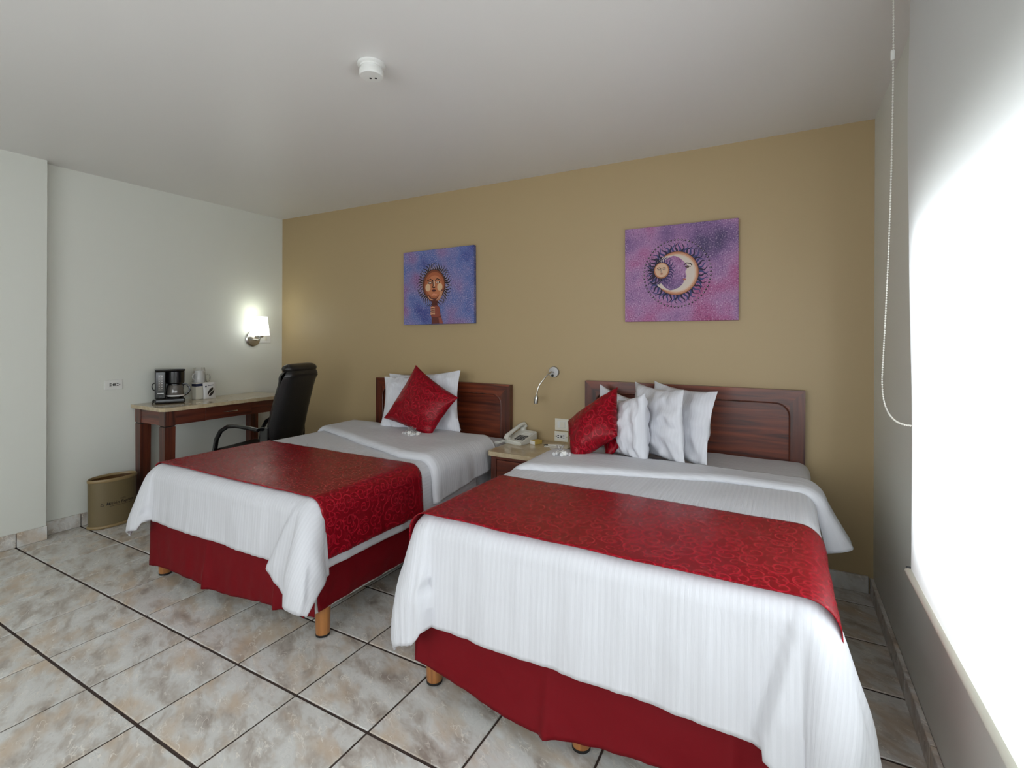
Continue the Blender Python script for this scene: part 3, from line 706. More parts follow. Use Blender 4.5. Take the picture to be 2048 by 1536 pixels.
# ================================================================== NIGHTSTAND AND THINGS ON IT
NZ = 0.612
t = thing('nightstand', 'dark wood nightstand with tan marble top between the two beds', 'nightstand', (2.90, -0.24, 0))
nx0, nx1, ny0 = 2.685, 3.118, -0.475
mb = MB(); pl = [(nx0, -0.004), (nx0, ny0+0.03), (nx0+0.008, ny0+0.01), (nx0+0.025, ny0), (nx1-0.025, ny0), (nx1-0.008, ny0+0.01), (nx1, ny0+0.03), (nx1, -0.004)]
build('marble_top', mb.prism(pl, NZ-0.028, NZ), 'marble', t, smooth=20)
bx0, bx1, by0 = nx0+0.02, nx1-0.02, ny0+0.025
mb = MB(); mb.box(bx0+0.02, bx1-0.02, by0+0.014, -0.012, 0.12, NZ-0.028); build('body', mb, 'cherry_y', t, smooth=0)
for x in (bx0, bx1-0.038):
    for y in (by0, -0.05): build('leg', MB().box(x, x+0.038, y, y+0.038, 0, NZ-0.028, bev=0.003), 'cherry_v', t, smooth=0)
build('rail', MB().box(bx0+0.038, bx1-0.038, by0+0.003, by0+0.016, NZ-0.05, NZ-0.028), 'cherry', t, smooth=0)
for z0, z1 in ((0.37, NZ-0.056), (0.15, 0.36)):
    d = build('drawer', MB().box(bx0+0.042, bx1-0.042, by0+0.0, by0+0.016, z0, z1, bev=0.004), 'cherry', t, smooth=0)
    sub('handle', MB().tube([(2.85, by0, (z0+z1)/2), (2.86, by0-0.02, (z0+z1)/2), (2.94, by0-0.02, (z0+z1)/2), (2.95, by0, (z0+z1)/2)], 0.004, 8), 'chrome', d)

PH = (2.755, -0.12, NZ)
t = thing('telephone', 'off-white desk telephone with keypad on the nightstand', 'telephone', PH, -0.22, local=True)
def wedge(x0, x1, y0, y1, za, zb, b=0.0):   # za height at y0 (front), zb at y1
    vs = [(x0, y0, 0), (x1, y0, 0), (x1, y1, 0), (x0, y1, 0), (x0, y0, za), (x1, y0, za), (x1, y1, zb), (x0, y1, zb)]
    return MB().add(vs, [(0, 3, 2, 1), (4, 5, 6, 7), (0, 1, 5, 4), (1, 2, 6, 5), (2, 3, 7, 6), (3, 0, 4, 7)])
def wed(x0, x1, y0, y1, za, zb, bev):
    w = wedge(x0, x1, y0, y1, za, zb); bm = bmesh.new(); V = [bm.verts.new(v) for v in w.v]
    for f in w.f: bm.faces.new([V[i] for i in f])
    bmesh.ops.bevel(bm, geom=bm.edges[:], offset=bev, segments=3, affect='EDGES'); return MB().bm(bm)
y0, y1, za, zb = -0.10, 0.085, 0.022, 0.075
build('base', wed(-0.078, 0.078, y0, y1, za, zb, 0.006), 'phone', t)
sl = math.atan2(zb-za, y1-y0)
FM = Matrix.Translation((0, (y0+y1)/2, (za+zb)/2)) @ Matrix.Rotation(sl, 4, 'X')
def on_face(mb): mb.v = [tuple(FM @ Vector(v)) for v in mb.v]; return mb
key0 = None
for r in range(4):
    for c in range(3):
        x, y = 0.002+c*0.021, -0.005-r*0.018
        kk = build('key', on_face(MB().box(x-0.0075, x+0.0075, y-0.0055, y+0.0055, -0.001, 0.004, bev=0.0015)), 'plastic_grey', t)
build('feature_button', on_face(MB().box(0.056, 0.070, -0.062, -0.052, -0.001, 0.004, bev=0.001)), 'plastic_grey', t)
for r in range(3): build('memory_button', on_face(MB().box(0.058, 0.071, -0.045+r*0.018, -0.035+r*0.018, -0.001, 0.004, bev=0.001)), 'plastic_grey', t)
for r in range(2): build('memory_strip', on_face(MB().box(-0.008, 0.070, 0.022+r*0.022, 0.036+r*0.022, -0.001, 0.002, bev=0.0005)), 'white_p', t)
build('label_card', on_face(MB().box(0.02, 0.05, 0.068, 0.08, -0.001, 0.0012)), 'ivory', t)
hp = [(-0.05, -0.105, 0.030), (-0.05, -0.095, 0.052), (-0.05, -0.06, 0.066), (-0.05, 0.0, 0.090), (-0.05, 0.06, 0.110), (-0.05, 0.092, 0.112), (-0.05, 0.10, 0.092)]
hp2 = []
for i in range(len(hp)-1):
    for k in range(4): f = k/4; hp2.append(Vector(hp[i]).lerp(Vector(hp[i+1]), f))
hp2.append(Vector(hp[-1]))
rr = [0.023-0.008*math.sin(PI*i/(len(hp2)-1))**0.7 for i in range(len(hp2))]
hs = build('handset', MB().tube(hp2, rr, 14, flat=0.8), 'phone', t)
sub('earpiece', MB().lathe([(0.021, 0.062), (0.0235, 0.07), (0.0235, 0.092)], (-0.05, 0.082, 0.0), n=18), 'phone', hs)
sub('mouthpiece', MB().lathe([(0.020, 0.02), (0.022, 0.028), (0.022, 0.045)], (-0.05, -0.085, 0.0), n=18), 'phone', hs)
pts = []
for i in range(160):
    f = i/159; a = f*2*PI*16; cx, cy, cz = -0.055-0.035*f, -0.115-0.06*math.sin(f*PI/2), 0.020-0.009*min(1, f*2)
    pts.append((cx+0.007*math.cos(a)*0.5, cy+0.007*math.cos(a)*0.5, max(0.002, cz+0.007*math.sin(a))))
build('coiled_cord', MB().tube(pts, 0.0016, 6), 'phone', t)

t = thing('soap_box', 'small yellow and white carton on the nightstand beside the telephone', 'carton', (2.87, -0.115, NZ), -0.35, local=True)
build('carton', MB().box(-0.024, 0.024, -0.036, 0.036, 0, 0.026, bev=0.002), 'yellow', t, smooth=0)
build('end_panel', MB().box(-0.0235, 0.0235, -0.0375, -0.030, 0.0008, 0.0255, bev=0.001), 'paper', t, smooth=0)
nb = build('notepaper', MB().box(-0.055, 0.055, -0.035, 0.035, 0, 0.003), 'paper', None, origin=(0, 0, 0), smooth=0); nb.location = (3.005, -0.13, NZ+0.0004); nb.rotation_euler = (0, 0, 0.25)
tag(nb, 'white notepaper under the pen on the nightstand', 'paper')
nb2 = build('card', MB().box(-0.035, 0.035, -0.022, 0.022, 0, 0.0012), 'paper', None, origin=(0, 0, 0), smooth=0); nb2.location = (3.045, -0.185, NZ+0.0004); nb2.rotation_euler = (0, 0, 0.5)
tag(nb2, 'small white card at the corner of the nightstand top', 'card')
t = thing('pen', 'white pen with a dark tip lying on the notepaper', 'pen', (3.0, -0.13, NZ+0.0075), 0.35, local=True)
build('barrel', MB().lathe([(0.0042, -0.03), (0.0042, 0.06)], axis='X', n=10), 'paper', t)
build('grip', MB().lathe([(0.001, -0.062), (0.0043, -0.045), (0.0043, -0.03)], axis='X', n=10), 'ink', t)

# ================================================================== WALL FITTINGS
def plate_back(name, label, cat, x0, x1, z0, z1, kind):
    cx, cz = (x0+x1)/2, (z0+z1)/2; t = thing(name, label, cat, (cx, 0, cz))
    build('plate', MB().box(x0, x1, -0.008, -0.0005, z0, z1, bev=0.003), 'ivory', t)
    w, h = (x1-x0), (z1-z0)
    if kind == 'switch':
        build('bezel', MB().box(cx-w*0.30, cx+w*0.30, -0.010, -0.007, cz-h*0.28, cz+h*0.28, bev=0.001), 'white_p', t)
        build('rocker', MB().box(cx-w*0.10, cx+w*0.27, -0.014, -0.009, cz-h*0.24, cz+h*0.24, bev=0.002), 'ivory', t)
    else:
        build('socket_face', MB().box(cx-w*0.32, cx+w*0.32, -0.010, -0.007, cz-h*0.26, cz+h*0.26, bev=0.001), 'white_p', t)
        mb = MB()
        for sx in (-0.2, 0.2):
            for dz in (-0.1, 0.1): mb.box(cx+sx*w-0.006, cx+sx*w+0.006, -0.0112, -0.009, cz+dz*h-0.0025, cz+dz*h+0.0025)
            mb.lathe([(0.0032, -0.0112), (0.0032, -0.009)], (cx+sx*w+math.copysign(0.012, sx)*(-1 if sx > 0 else 1), 0, cz), axis='Y', n=10)
        for sx in (-0.025, 0.025): mb.box(cx+sx*w*1.4-0.002, cx+sx*w*1.4+0.002, -0.0112, -0.009, cz-0.009, cz+0.009)
        build('slots', mb, 'dark', t, smooth=0)
        for sx in (-0.43, 0.43): build('screw', MB().lathe([(0.0028, -0.0095), (0.0028, -0.007)], (cx+sx*w, 0, cz), axis='Y', n=10), 'chrome', t)
    return t
plate_back('light_switch', 'ivory rocker light switch on the gold wall above the nightstand', 'switch', 2.964, 3.066, 0.700, 0.782, 'switch')
plate_back('wall_outlet', 'ivory double outlet just below the switch on the gold wall', 'outlet', 2.961, 3.062, 0.622, 0.692, 'outlet')
def plate_left(name, label, cat, yc, zc, w, h, kind):
    t = thing(name, label, cat, (0, yc, zc))
    build('plate', MB().box(0.0005, 0.008, yc-w/2, yc+w/2, zc-h/2, zc+h/2, bev=0.003), 'white_p', t)
    build('socket_face', MB().box(0.007, 0.010, yc-w*0.32, yc+w*0.32, zc-h*0.26, zc+h*0.26, bev=0.001), 'white_p', t)
    if kind == 'outlet':
        mb = MB()
        for sy in (-0.2, 0.2):
            for dz in (-0.1, 0.1): mb.box(0.009, 0.0114, yc+sy*w-0.006, yc+sy*w+0.006, zc+dz*h-0.0025, zc+dz*h+0.0025)
            mb.lathe([(0.0032, 0.009), (0.0032, 0.0114)], (0, yc+sy*w+0.013, zc), axis='X', n=10)
        for sy in (-0.03, 0.05): mb.box(0.009, 0.0114, yc+sy*w-0.003, yc+sy*w+0.003, zc-0.009, zc+0.009)
        build('slots', mb, 'dark', t, smooth=0)
    else:
        build('rocker', MB().box(0.009, 0.014, yc-0.004, yc+0.016, zc-0.020, zc+0.020, bev=0.002), 'ivory', t)
    return t
plate_left('wall_outlet', 'white double outlet on the white wall left of the coffee maker', 'outlet', -1.415, 0.989, 0.112, 0.072, 'outlet')
plate_left('light_switch', 'white wall switch half hidden behind the lit sconce', 'switch', -0.192, 1.334, 0.128, 0.086, 'switch')

# ---- sconce
t = thing('wall_sconce', 'lit wall sconce with white glass shade above the desk', 'lamp', (0, -0.313, 1.33))
build('back_plate', MB().lathe([(0.072, 0.001), (0.072, 0.010), (0.066, 0.016), (0.058, 0.018), (0.0, 0.022)], (0, -0.313, 1.33), axis='X', n=36), 'chrome', t)
build('arm', MB().tube([(0.015, -0.313, 1.325), (0.06, -0.315, 1.322), (0.105, -0.318, 1.324), (0.12, -0.32, 1.335), (0.12, -0.32, 1.358)], 0.008, 10), 'chrome', t)
build('socket_cup', MB().lathe([(0.012, 1.336), (0.030, 1.346), (0.032, 1.362)], (0.12, -0.32, 0), n=24), 'chrome', t)
build('shade', MB().lathe([(0.030, 1.360), (0.080, 1.362), (0.082, 1.366), (0.063, 1.536), (0.060, 1.536), (0.078, 1.368)], (0.12, -0.32, 0), n=40), 'shade', t)
build('thumb_screw', MB().lathe([(0.004, 0.080), (0.004, 0.090)], (0.12, -0.32, 1.378), axis='X', n=8), 'chrome', t)
pl = bpy.data.lights.new('sconce_bulb', 'POINT'); pl.energy = 0.3; pl.color = (0.92, 1.0, 0.80); pl.shadow_soft_size = 0.03
po = bpy.data.objects.new('sconce_bulb', pl); po.location = (0.12, -0.32, 1.56); COL.objects.link(po)

# ---- reading lamp
t = thing('reading_lamp', 'small chrome gooseneck reading lamp on the gold wall between the headboards', 'lamp', (2.955, 0, 1.108))
build('wall_plate', MB().lathe([(0.039, -0.001), (0.039, -0.012), (0.036, -0.016), (0.0, -0.017)], (2.955, 0, 1.108), axis='Y', n=32), mat('satin_nickel', srgb(176, 174, 172), 0.38, metal=0.9), t)
build('switch_ring', MB().lathe([(0.013, -0.014), (0.013, -0.022), (0.009, -0.022)], (2.950, 0, 1.083), axis='Y', n=20), 'chrome', t)
build('switch_button', MB().lathe([(0.009, -0.016), (0.009, -0.024), (0.0, -0.025)], (2.950, 0, 1.083), axis='Y', n=16), 'dark', t)
gp = [(2.958, -0.012, 1.108), (2.955, -0.05, 1.112), (2.945, -0.082, 1.098), (2.925, -0.10, 1.068), (2.898, -0.112, 1.03), (2.883, -0.118, 0.995), (2.877, -0.12, 0.955)]
g2 = []
for i in range(len(gp)-1):
    for k in range(6): g2.append(Vector(gp[i]).lerp(Vector(gp[i+1]), k/6))
g2.append(Vector(gp[-1]))
build('gooseneck', MB().tube(g2, [0.0042+0.0006*(i % 2) for i in range(len(g2))], 10), 'chrome', t)
m = Matrix.Translation((2.876, -0.12, 0.958)) @ Matrix.Rotation(0.10, 4, 'Y')
build('lamp_head', MB().lathe([(0.004, 0.0), (0.007, -0.006), (0.014, -0.020), (0.0155, -0.035), (0.0155, -0.066), (0.0125, -0.066), (0.010, -0.055), (0.0, -0.052)], n=24, mat=m), 'chrome', t)

# ---- smoke detector
t = thing('smoke_detector', 'round white smoke detector on the ceiling', 'smoke detector', (2.833, -1.66, RH))
c = (2.833, -1.66, RH)
build('mounting_base', MB().lathe([(0.0585, -0.001), (0.0585, -0.008), (0.052, -0.012)], c, n=40), 'white_p', t)
build('neck', MB().lathe([(0.048, -0.008), (0.047, -0.018), (0.044, -0.019), (0.044, -0.024), (0.047, -0.025), (0.047, -0.030)], c, n=40), 'white_p', t)
build('cap', MB().lathe([(0.049, -0.028), (0.051, -0.034), (0.050, -0.050), (0.046, -0.054), (0.0, -0.055)], c, n=40), 'white_p', t)
for dx in (-0.012, 0.010):
    build('vent_hole', MB().lathe([(0.005, -0.052), (0.005, -0.0562), (0.0, -0.0562)], (c[0]+dx*0.9, c[1]+0.012+dx*0.5, c[2]), n=12), 'dark', t)

# ================================================================== PAINTINGS
class Print:
    def __init__(s, cx, cz, y): s.mb = MB(); s.cx, s.cz, s.y = cx, cz, y; s.k = 0; s.cols = []; s.mats = []
    def color(s, rgb):
        if rgb not in s.cols:
            s.cols.append(rgb); s.mats.append(mat('paint_%02x%02x%02x' % rgb, srgb(*rgb), 0.7))
        return s.cols.index(rgb)
    def layer(s): s.k += 1
    def poly(s, pts, rgb, holes=False):
        y = s.y-0.0003*s.k; n = len(pts); cx = sum(p[0] for p in pts)/n; cz = sum(p[1] for p in pts)/n
        s.mb.add([(s.cx+p[0], y, s.cz+p[1]) for p in pts], [tuple(range(n))], s.color(rgb))
    def oval(s, x, z, rx, rz, rgb, n=28, rot=0):
        s.poly([(x+rx*math.cos(a)*math.cos(rot)-rz*math.sin(a)*math.sin(rot), z+rx*math.cos(a)*math.sin(rot)+rz*math.sin(a)*math.cos(rot)) for a in [2*PI*i/n for i in range(n)]], rgb)
    def stroke(s, pts, w, rgb):
        y = s.y-0.0003*s.k; vs = []; n = len(pts)
        for i, p in enumerate(pts):
            a = Vector(pts[max(0, i-1)]); b = Vector(pts[min(n-1, i+1)]); d = (b-a).normalized(); q = Vector((-d.y, d.x))
            ww = w[i] if isinstance(w, (list, tuple)) else w
            vs += [(s.cx+p[0]+q.x*ww/2, y, s.cz+p[1]+q.y*ww/2), (s.cx+p[0]-q.x*ww/2, y, s.cz+p[1]-q.y*ww/2)]
        s.mb.add(vs, [(2*i, 2*i+2, 2*i+3, 2*i+1) for i in range(n-1)], s.color(rgb))
    def ray(s, x, z, ang, r0, r1, w, rgb, sx=1, sz=1, wob=0.5, ph=0):
        pts = []; ws = []
        for i in range(9):
            f = i/8; r = r0+(r1-r0)*f; o = wob*w*math.sin(f*2*PI+ph)*f**0.5
            pts.append((x+(r*math.cos(ang)-o*math.sin(ang))*sx, z+(r*math.sin(ang)+o*math.cos(ang))*sz)); ws.append(w*(1-f*0.85))
        s.stroke(pts, ws, rgb)
    def face(s, x, z, r, dark=(58, 30, 20), light=(232, 206, 180), lips=(150, 70, 50)):
        for sg in (-1, 1):
            ex = x+sg*r*0.36
            s.stroke([(ex-sg*r*0.26, z+r*0.28), (ex-sg*r*0.05, z+r*0.42), (ex+sg*r*0.28, z+r*0.28)], r*0.07, dark)
            s.oval(ex, z+r*0.14, r*0.20, r*0.10, dark, 14); 
        s.layer()
        for sg in (-1, 1): s.oval(x+sg*r*0.36, z+r*0.14, r*0.13, r*0.06, light, 12)
        s.stroke([(x-r*0.10, z+r*0.36), (x-r*0.06, z-r*0.1), (x-r*0.14, z-r*0.22), (x, z-r*0.27), (x+r*0.13, z-r*0.22)], r*0.07, dark)
        s.stroke([(x+r*0.03, z+r*0.3), (x+r*0.03, z-r*0.16)], r*0.09, light)
        s.oval(x, z-r*0.47, r*0.19, r*0.10, lips, 14); s.layer()
        s.stroke([(x-r*0.2, z-r*0.47), (x, z-r*0.45), (x+r*0.2, z-r*0.47)], r*0.04, dark)
        for sg in (-1, 1): s.oval(x+sg*r*0.36, z+r*0.14, r*0.05, r*0.05, dark, 8)
        s.layer()
def painting(x0, x1, z0, z1, label, m, draw, tilt):
    cx, cz = (x0+x1)/2, (z0+z1)/2; w, h = x1-x0, z1-z0
    t = thing('canvas_painting', label, 'painting', (cx, 0, cz))
    c = build('canvas', MB().box(-w/2, w/2, -0.016, 0.016, -h/2, h/2, bev=0.003), m, None, origin=(0, 0, 0)); c.parent = t; c.location = (0, -0.019, 0)
    p = Print(0, 0, -0.0356); draw(p, w, h)
    o = build('painted_print', p.mb, p.mats, None, origin=(0, 0, 0), smooth=0, norm=False); o.parent = t
    t.rotation_euler = (0, tilt, 0)
cm1 = canvas_mat('blue_violet_canvas', [(0.30, srgb(62, 74, 140)), (0.44, srgb(96, 112, 168)), (0.54, srgb(124, 118, 166)), (0.66, srgb(136, 98, 142)), (0.78, srgb(146, 104, 146))], 3.3)
cm2 = canvas_mat('purple_magenta_canvas', [(0.28, srgb(84, 70, 108)), (0.40, srgb(132, 100, 146)), (0.52, srgb(166, 122, 164)), (0.62, srgb(168, 100, 144)), (0.74, srgb(158, 74, 118))], 9.1)
def sun_mask(p, w, h):
    x, z = -0.045*w, 0.025*h; r = 0.108
    p.layer()
    for i in range(46):
        a = 2*PI*i/46; p.ray(x, z, a, r*0.9, r*1.60, 0.0185, (30, 20, 26), 1.0, 1.05, 0.7, i*0.9)
    p.layer()
    for i in range(46):
        a = 2*PI*(i+0.12)/46; p.ray(x, z, a, r*1.0, r*1.50, 0.0045, (186, 166, 176), 1.0, 1.05, 1.2, i*0.9)
    p.layer(); p.oval(x, z, r*1.06, r*1.17, (50, 26, 20)); p.layer(); p.oval(x, z, r, r*1.12, (122, 62, 36))
    p.layer(); p.oval(x+0.004, z-0.004, r*0.90, r*1.0, (166, 92, 56)); p.layer(); p.oval(x+0.006, z-0.01, r*0.72, r*0.8, (190, 116, 76))
    p.layer()
    for sg in (-1, 1): p.oval(x+sg*r*0.55, z-r*0.18, r*0.24, r*0.28, (216, 180, 140))
    p.layer(); p.face(x, z+0.004, r*0.98, (44, 22, 18), (236, 210, 184), (112, 48, 36))
    p.stroke([(x-0.014, z-0.082), (x, z-0.074), (x+0.02, z-0.082), (x+0.03, z-0.078)], 0.012, (214, 140, 110))
    # hand cupping the chin
    p.layer(); p.poly([(x-0.062, z-0.085), (x-0.05, z-0.118), (x-0.022, z-0.135), (x-0.022, z-0.175), (x+0.035, z-0.175), (x+0.038, z-0.135), (x+0.075, z-0.10), (x+0.092, z-0.045), (x+0.078, z-0.042), (x+0.058, z-0.085), (x+0.02, z-0.112), (x-0.02, z-0.108), (x-0.05, z-0.08)], (86, 36, 26))
    p.layer()
    for k in range(3): p.stroke([(x+0.02+k*0.012, z-0.128), (x+0.055+k*0.009, z-0.095), (x+0.072+k*0.008, z-0.05)], [0.004, 0.008, 0.006], (208, 148, 112))
    p.stroke([(x-0.058, z-0.086), (x-0.04, z-0.112), (x-0.005, z-0.122)], 0.007, (208, 148, 112))
    # fist and forearm below
    zb = -h/2+0.003
    p.poly([(x-0.022, zb), (x-0.024, zb+0.06), (x+0.03, zb+0.07), (x+0.07, zb+0.06), (x+0.092, zb)], (98, 44, 36))
    p.layer(); p.poly([(x-0.03, z-0.17), (x+0.03, z-0.166), (x+0.055, z-0.18), (x+0.07, zb+0.05), (x+0.02, zb+0.052), (x-0.028, zb+0.058)], (142, 70, 54))
    p.poly([(x+0.045, zb+0.055), (x+0.068, zb+0.06), (x+0.092, zb), (x+0.055, zb)], (150, 78, 62))
    p.layer()
    for k in range(4): p.stroke([(x-0.034, z-0.185-k*0.017), (x-0.012, z-0.18-k*0.017), (x+0.012, z-0.186-k*0.016)], 0.010, (212, 156, 120))
    p.layer()
    for k in range(4): p.stroke([(x-0.032, z-0.193-k*0.017), (x+0.012, z-0.194-k*0.016)], 0.0035, (40, 20, 18))
def moon_sun(p, w, h):
    x, z = -0.02*w, -0.006*h; R = 0.130
    p.layer()
    for i in range(58):
        a = 2*PI*i/58; p.oval(x+0.2*math.cos(a), z+0.208*math.sin(a), 0.0058, 0.0062, (30, 20, 34), 10)
    for i in range(52):
        a = 2*PI*i/52; col = (40, 34, 64) if i % 2 else (62, 66, 116)
        p.ray(x, z, a, R*0.97, 0.186, 0.0155, col, 1, 1.02, 0.75, i*1.3)
    p.layer()
    for i in range(58):
        a = 2*PI*i/58; p.oval(x+0.2*math.cos(a)-0.001, z+0.208*math.sin(a)+0.0015, 0.0024, 0.0026, (196, 176, 190), 8)
    # field inside the crescent
    cx, cz, cr = x-0.040, z+0.004, 0.105
    p.cols.append('field'); p.mats.append(cm2); p.layer(); p.oval(x-0.02, z, R*0.86, R*0.92, 'field', 40)
    # crescent in graded bands from rim to pale inside
    def cres(r_out, col, dr):
        a0 = math.radians(148); pts = []
        for i in range(41):
            a = a0-(2*a0)*i/40; pts.append((x+r_out*math.cos(a), z+r_out*1.03*math.sin(a)))
        inn = []
        for i in range(33):
            a = -math.radians(136)+math.radians(272)*i/32; rr = cr
            px, pz = cx+rr*math.cos(a), cz+rr*1.03*math.sin(a); inn.append((px, pz))
        y = p.y-0.0003*p.k; N = 60; vs = []
        for i in range(N+1):
            a = a0-(2*a0)*i/N; b = math.radians(140)-(math.radians(280))*i/N
            f = abs(2*i/N-1)
            vs.append((x+r_out*math.cos(a), y, z+r_out*1.03*math.sin(a)))
            ri = cr-dr*0
            prof = 0.012*math.exp(-((i/N-0.50)/0.035)**2)+0.007*math.exp(-((i/N-0.60)/0.028)**2)-0.006*math.exp(-((i/N-0.43)/0.04)**2)
            vs.append((cx+(ri-prof)*math.cos(b), y, cz+(ri-prof)*1.03*math.sin(b)))
        p.mb.add(vs, [(2*i, 2*i+2, 2*i+3, 2*i+1) for i in range(N)], p.color(col))
    p.layer(); cres(R*1.02, (60, 34, 30), 0); p.layer(); cres(R, (176, 112, 84), 0); p.layer(); cres(R*0.95, (200, 148, 118), 0); p.layer(); cres(R*0.885, (212, 184, 162), 0); p.layer(); cres(R*0.83, (212, 198, 186), 0)
    p.layer()   # moon eye, nose and mouth
    ex, ez = x+0.066, z+0.034
    p.stroke([(ex-0.022, ez+0.012), (ex-0.005, ez+0.026), (ex+0.018, ez+0.020), (ex+0.026, ez+0.008)], 0.006, (46, 30, 30))
    p.stroke([(ex-0.016, ez), (ex, ez+0.008), (ex+0.018, ez)], 0.004, (46, 30, 30)); p.oval(ex, ez, 0.010, 0.006, (86, 66, 62), 12)
    p.stroke([(x+0.05, z-0.012), (x+0.043, z-0.020), (x+0.054, z-0.022)], 0.003, (60, 34, 30))
    p.oval(x+0.048, z-0.041, 0.010, 0.006, (176, 104, 92), 12)
    # small sun
    sx, sz, r = x-0.090, z+0.022, 0.046
    for i in range(26):
        a = 2*PI*i/26; p.ray(sx, sz, a, r*0.95, r*(1.9 if abs(a-PI) > 1.2 else 2.25), 0.0115, (44, 34, 58) if abs(a-PI) < 1.5 else (66, 54, 100), 1, 1.08, 0.8, i)
    p.layer(); p.oval(sx, sz, r*1.06, r*1.14, (52, 30, 26)); p.layer(); p.oval(sx, sz, r, r*1.08, (178, 116, 84)); p.layer(); p.oval(sx, sz+0.002, r*0.86, r*0.94, (212, 178, 150)); p.layer()
    p.face(sx, sz, r*0.96, (60, 34, 28), (226, 208, 192), (160, 84, 64))
painting(1.596, 2.296, 1.456, 2.058, 'blue canvas painting of a sun-faced mask held up by a hand', cm1, sun_mask, -0.01)
painting(3.470, 4.146, 1.457, 2.058, 'purple canvas painting of a crescent moon embracing a small sun', cm2, moon_sun, -0.004)

# ================================================================== DESK
DZ = 0.829
t = thing('writing_desk', 'dark wooden writing desk with tan marble top along the white wall', 'desk', (0.23, -0.79, 0))
dx1, dy0, dy1 = 0.465, -1.305, -0.285
pl = [(0.006, dy0), (dx1-0.05, dy0), (dx1-0.012, dy0+0.018), (dx1, dy0+0.055), (dx1, dy1-0.055), (dx1-0.012, dy1-0.018), (dx1-0.05, dy1), (0.006, dy1)]
build('marble_top', MB().prism(pl, DZ-0.027, DZ), 'marble', t, smooth=20)
ax1, ay0, ay1, az0, az1 = dx1-0.03, dy0+0.025, dy1-0.025, 0.695, DZ-0.027
for y in (ay0+0.006, ay1-0.026): build('side_apron', MB().box(0.085, ax1-0.076, y, y+0.02, az0, az1), 'cherry', t, smooth=0)
build('back_apron', MB().box(0.014, 0.03, ay0+0.08, ay1-0.08, az0, az1), 'cherry_y', t, smooth=0)
dya, dyb = -0.985, -0.605
build('front_apron', MB().box(ax1-0.022, ax1-0.003, ay0+0.074, dya-0.002, az0, az1), 'cherry_y', t, smooth=0)
build('front_apron', MB().box(ax1-0.022, ax1-0.003, dyb+0.002, ay1-0.074, az0, az1), 'cherry_y', t, smooth=0)
d = build('drawer', MB().box(ax1-0.3, ax1-0.001, dya, dyb, az0+0.002, az1-0.004, bev=0.002), 'cherry_y', t, smooth=0)
hp = [(ax1-0.002, -0.84, 0.748), (ax1+0.018, -0.832, 0.747), (ax1+0.024, -0.79, 0.746), (ax1+0.018, -0.748, 0.747), (ax1-0.002, -0.74, 0.748)]
sub('handle', MB().tube(hp, 0.0075, 8, flat=0.8), 'chrome', d)
for x in (0.012, ax1-0.078):
    for y in (ay0, ay1-0.078):
        lg = build('leg', MB().box(x, x+0.078, y, y+0.078, az0-0.004, az1, bev=0.004), 'cherry_v', t, smooth=0)
        c = (x+0.039, y+0.039); w = 0.037; w2 = 0.034
        vs = [(c[0]+sx*w2, c[1]+sy*w2, 0) for sx, sy in ((-1, -1), (1, -1), (1, 1), (-1, 1))]+[(c[0]+sx*w, c[1]+sy*w, az0-0.012) for sx, sy in ((-1, -1), (1, -1), (1, 1), (-1, 1))]
        sub('leg_post', MB().add(vs, [(3, 2, 1, 0), (4, 5, 6, 7)]+[(i, (i+1) % 4, 4+(i+1) % 4, 4+i) for i in range(4)]), 'cherry_v', lg, smooth=0)
        sub('leg_ring', MB().box(c[0]-0.033, c[0]+0.033, c[1]-0.033, c[1]+0.033, az0-0.013, az0-0.003), 'dark', lg, smooth=0)

# ---- coffee maker (faces +x)
CM = (0.125, -1.09, DZ)
t = thing('coffee_maker', 'black drip coffee maker with glass carafe on the desk', 'coffee maker', CM, -0.42, local=True)
# local: x = forward (front), y = sideways
build('base', MB().box(-0.075, 0.10, -0.098, 0.098, 0.0, 0.040, bev=0.012, seg=3), 'plastic_b', t)
build('water_tower', MB().box(-0.075, 0.085, -0.098, -0.028, 0.036, 0.252, bev=0.010, seg=3), 'plastic_b', t)
build('water_gauge', MB().box(0.083, 0.0875, -0.078, -0.048, 0.10, 0.225, bev=0.001), 'darkglass', t)
mb = MB()
for i in range(6): mb.box(0.087, 0.0885, -0.073, -0.069, 0.118+i*0.018, 0.122+i*0.018); mb.box(0.087, 0.0885, -0.056, -0.052, 0.118+i*0.018, 0.122+i*0.018)
build('gauge_marks', mb, 'white_p', t, smooth=0)
build('brand_strip', MB().box(0.0845, 0.0865, -0.083, -0.043, 0.078, 0.084), 'foil', t, smooth=0)
build('power_switch', MB().box(0.084, 0.090, -0.073, -0.053, 0.045, 0.066, bev=0.002), 'plastic_grey', t)
build('filter_basket', MB().lathe([(0.058, 0.150), (0.064, 0.156), (0.066, 0.245), (0.060, 0.250), (0.0, 0.250)], (0.018, 0.033, 0), n=32), 'plastic_b', t)
build('lid', MB().box(-0.075, 0.088, -0.099, 0.098, 0.249, 0.266, bev=0.008, seg=3), 'plastic_b', t)
build('rear_housing', MB().box(-0.075, -0.035, -0.03, 0.096, 0.036, 0.25, bev=0.008), 'plastic_b', t)
ca = build('carafe', MB().lathe([(0.045, 0.042), (0.056, 0.050), (0.060, 0.075), (0.056, 0.115), (0.046, 0.138), (0.046, 0.142)], (0.028, 0.034, 0), n=32), 'darkglass', t)
def loc_sub(name, mb, m, part): 
    o = build(name, mb, m, part, origin=(0, 0, 0)); return o
loc_sub('carafe_lid', MB().lathe([(0.050, 0.139), (0.050, 0.148), (0.0, 0.150)], (0.028, 0.034, 0), n=28), 'plastic_b', ca)
loc_sub('carafe_band', MB().lathe([(0.0605, 0.052), (0.0615, 0.056), (0.0605, 0.062)], (0.028, 0.034, 0), n=28), 'foil', ca)
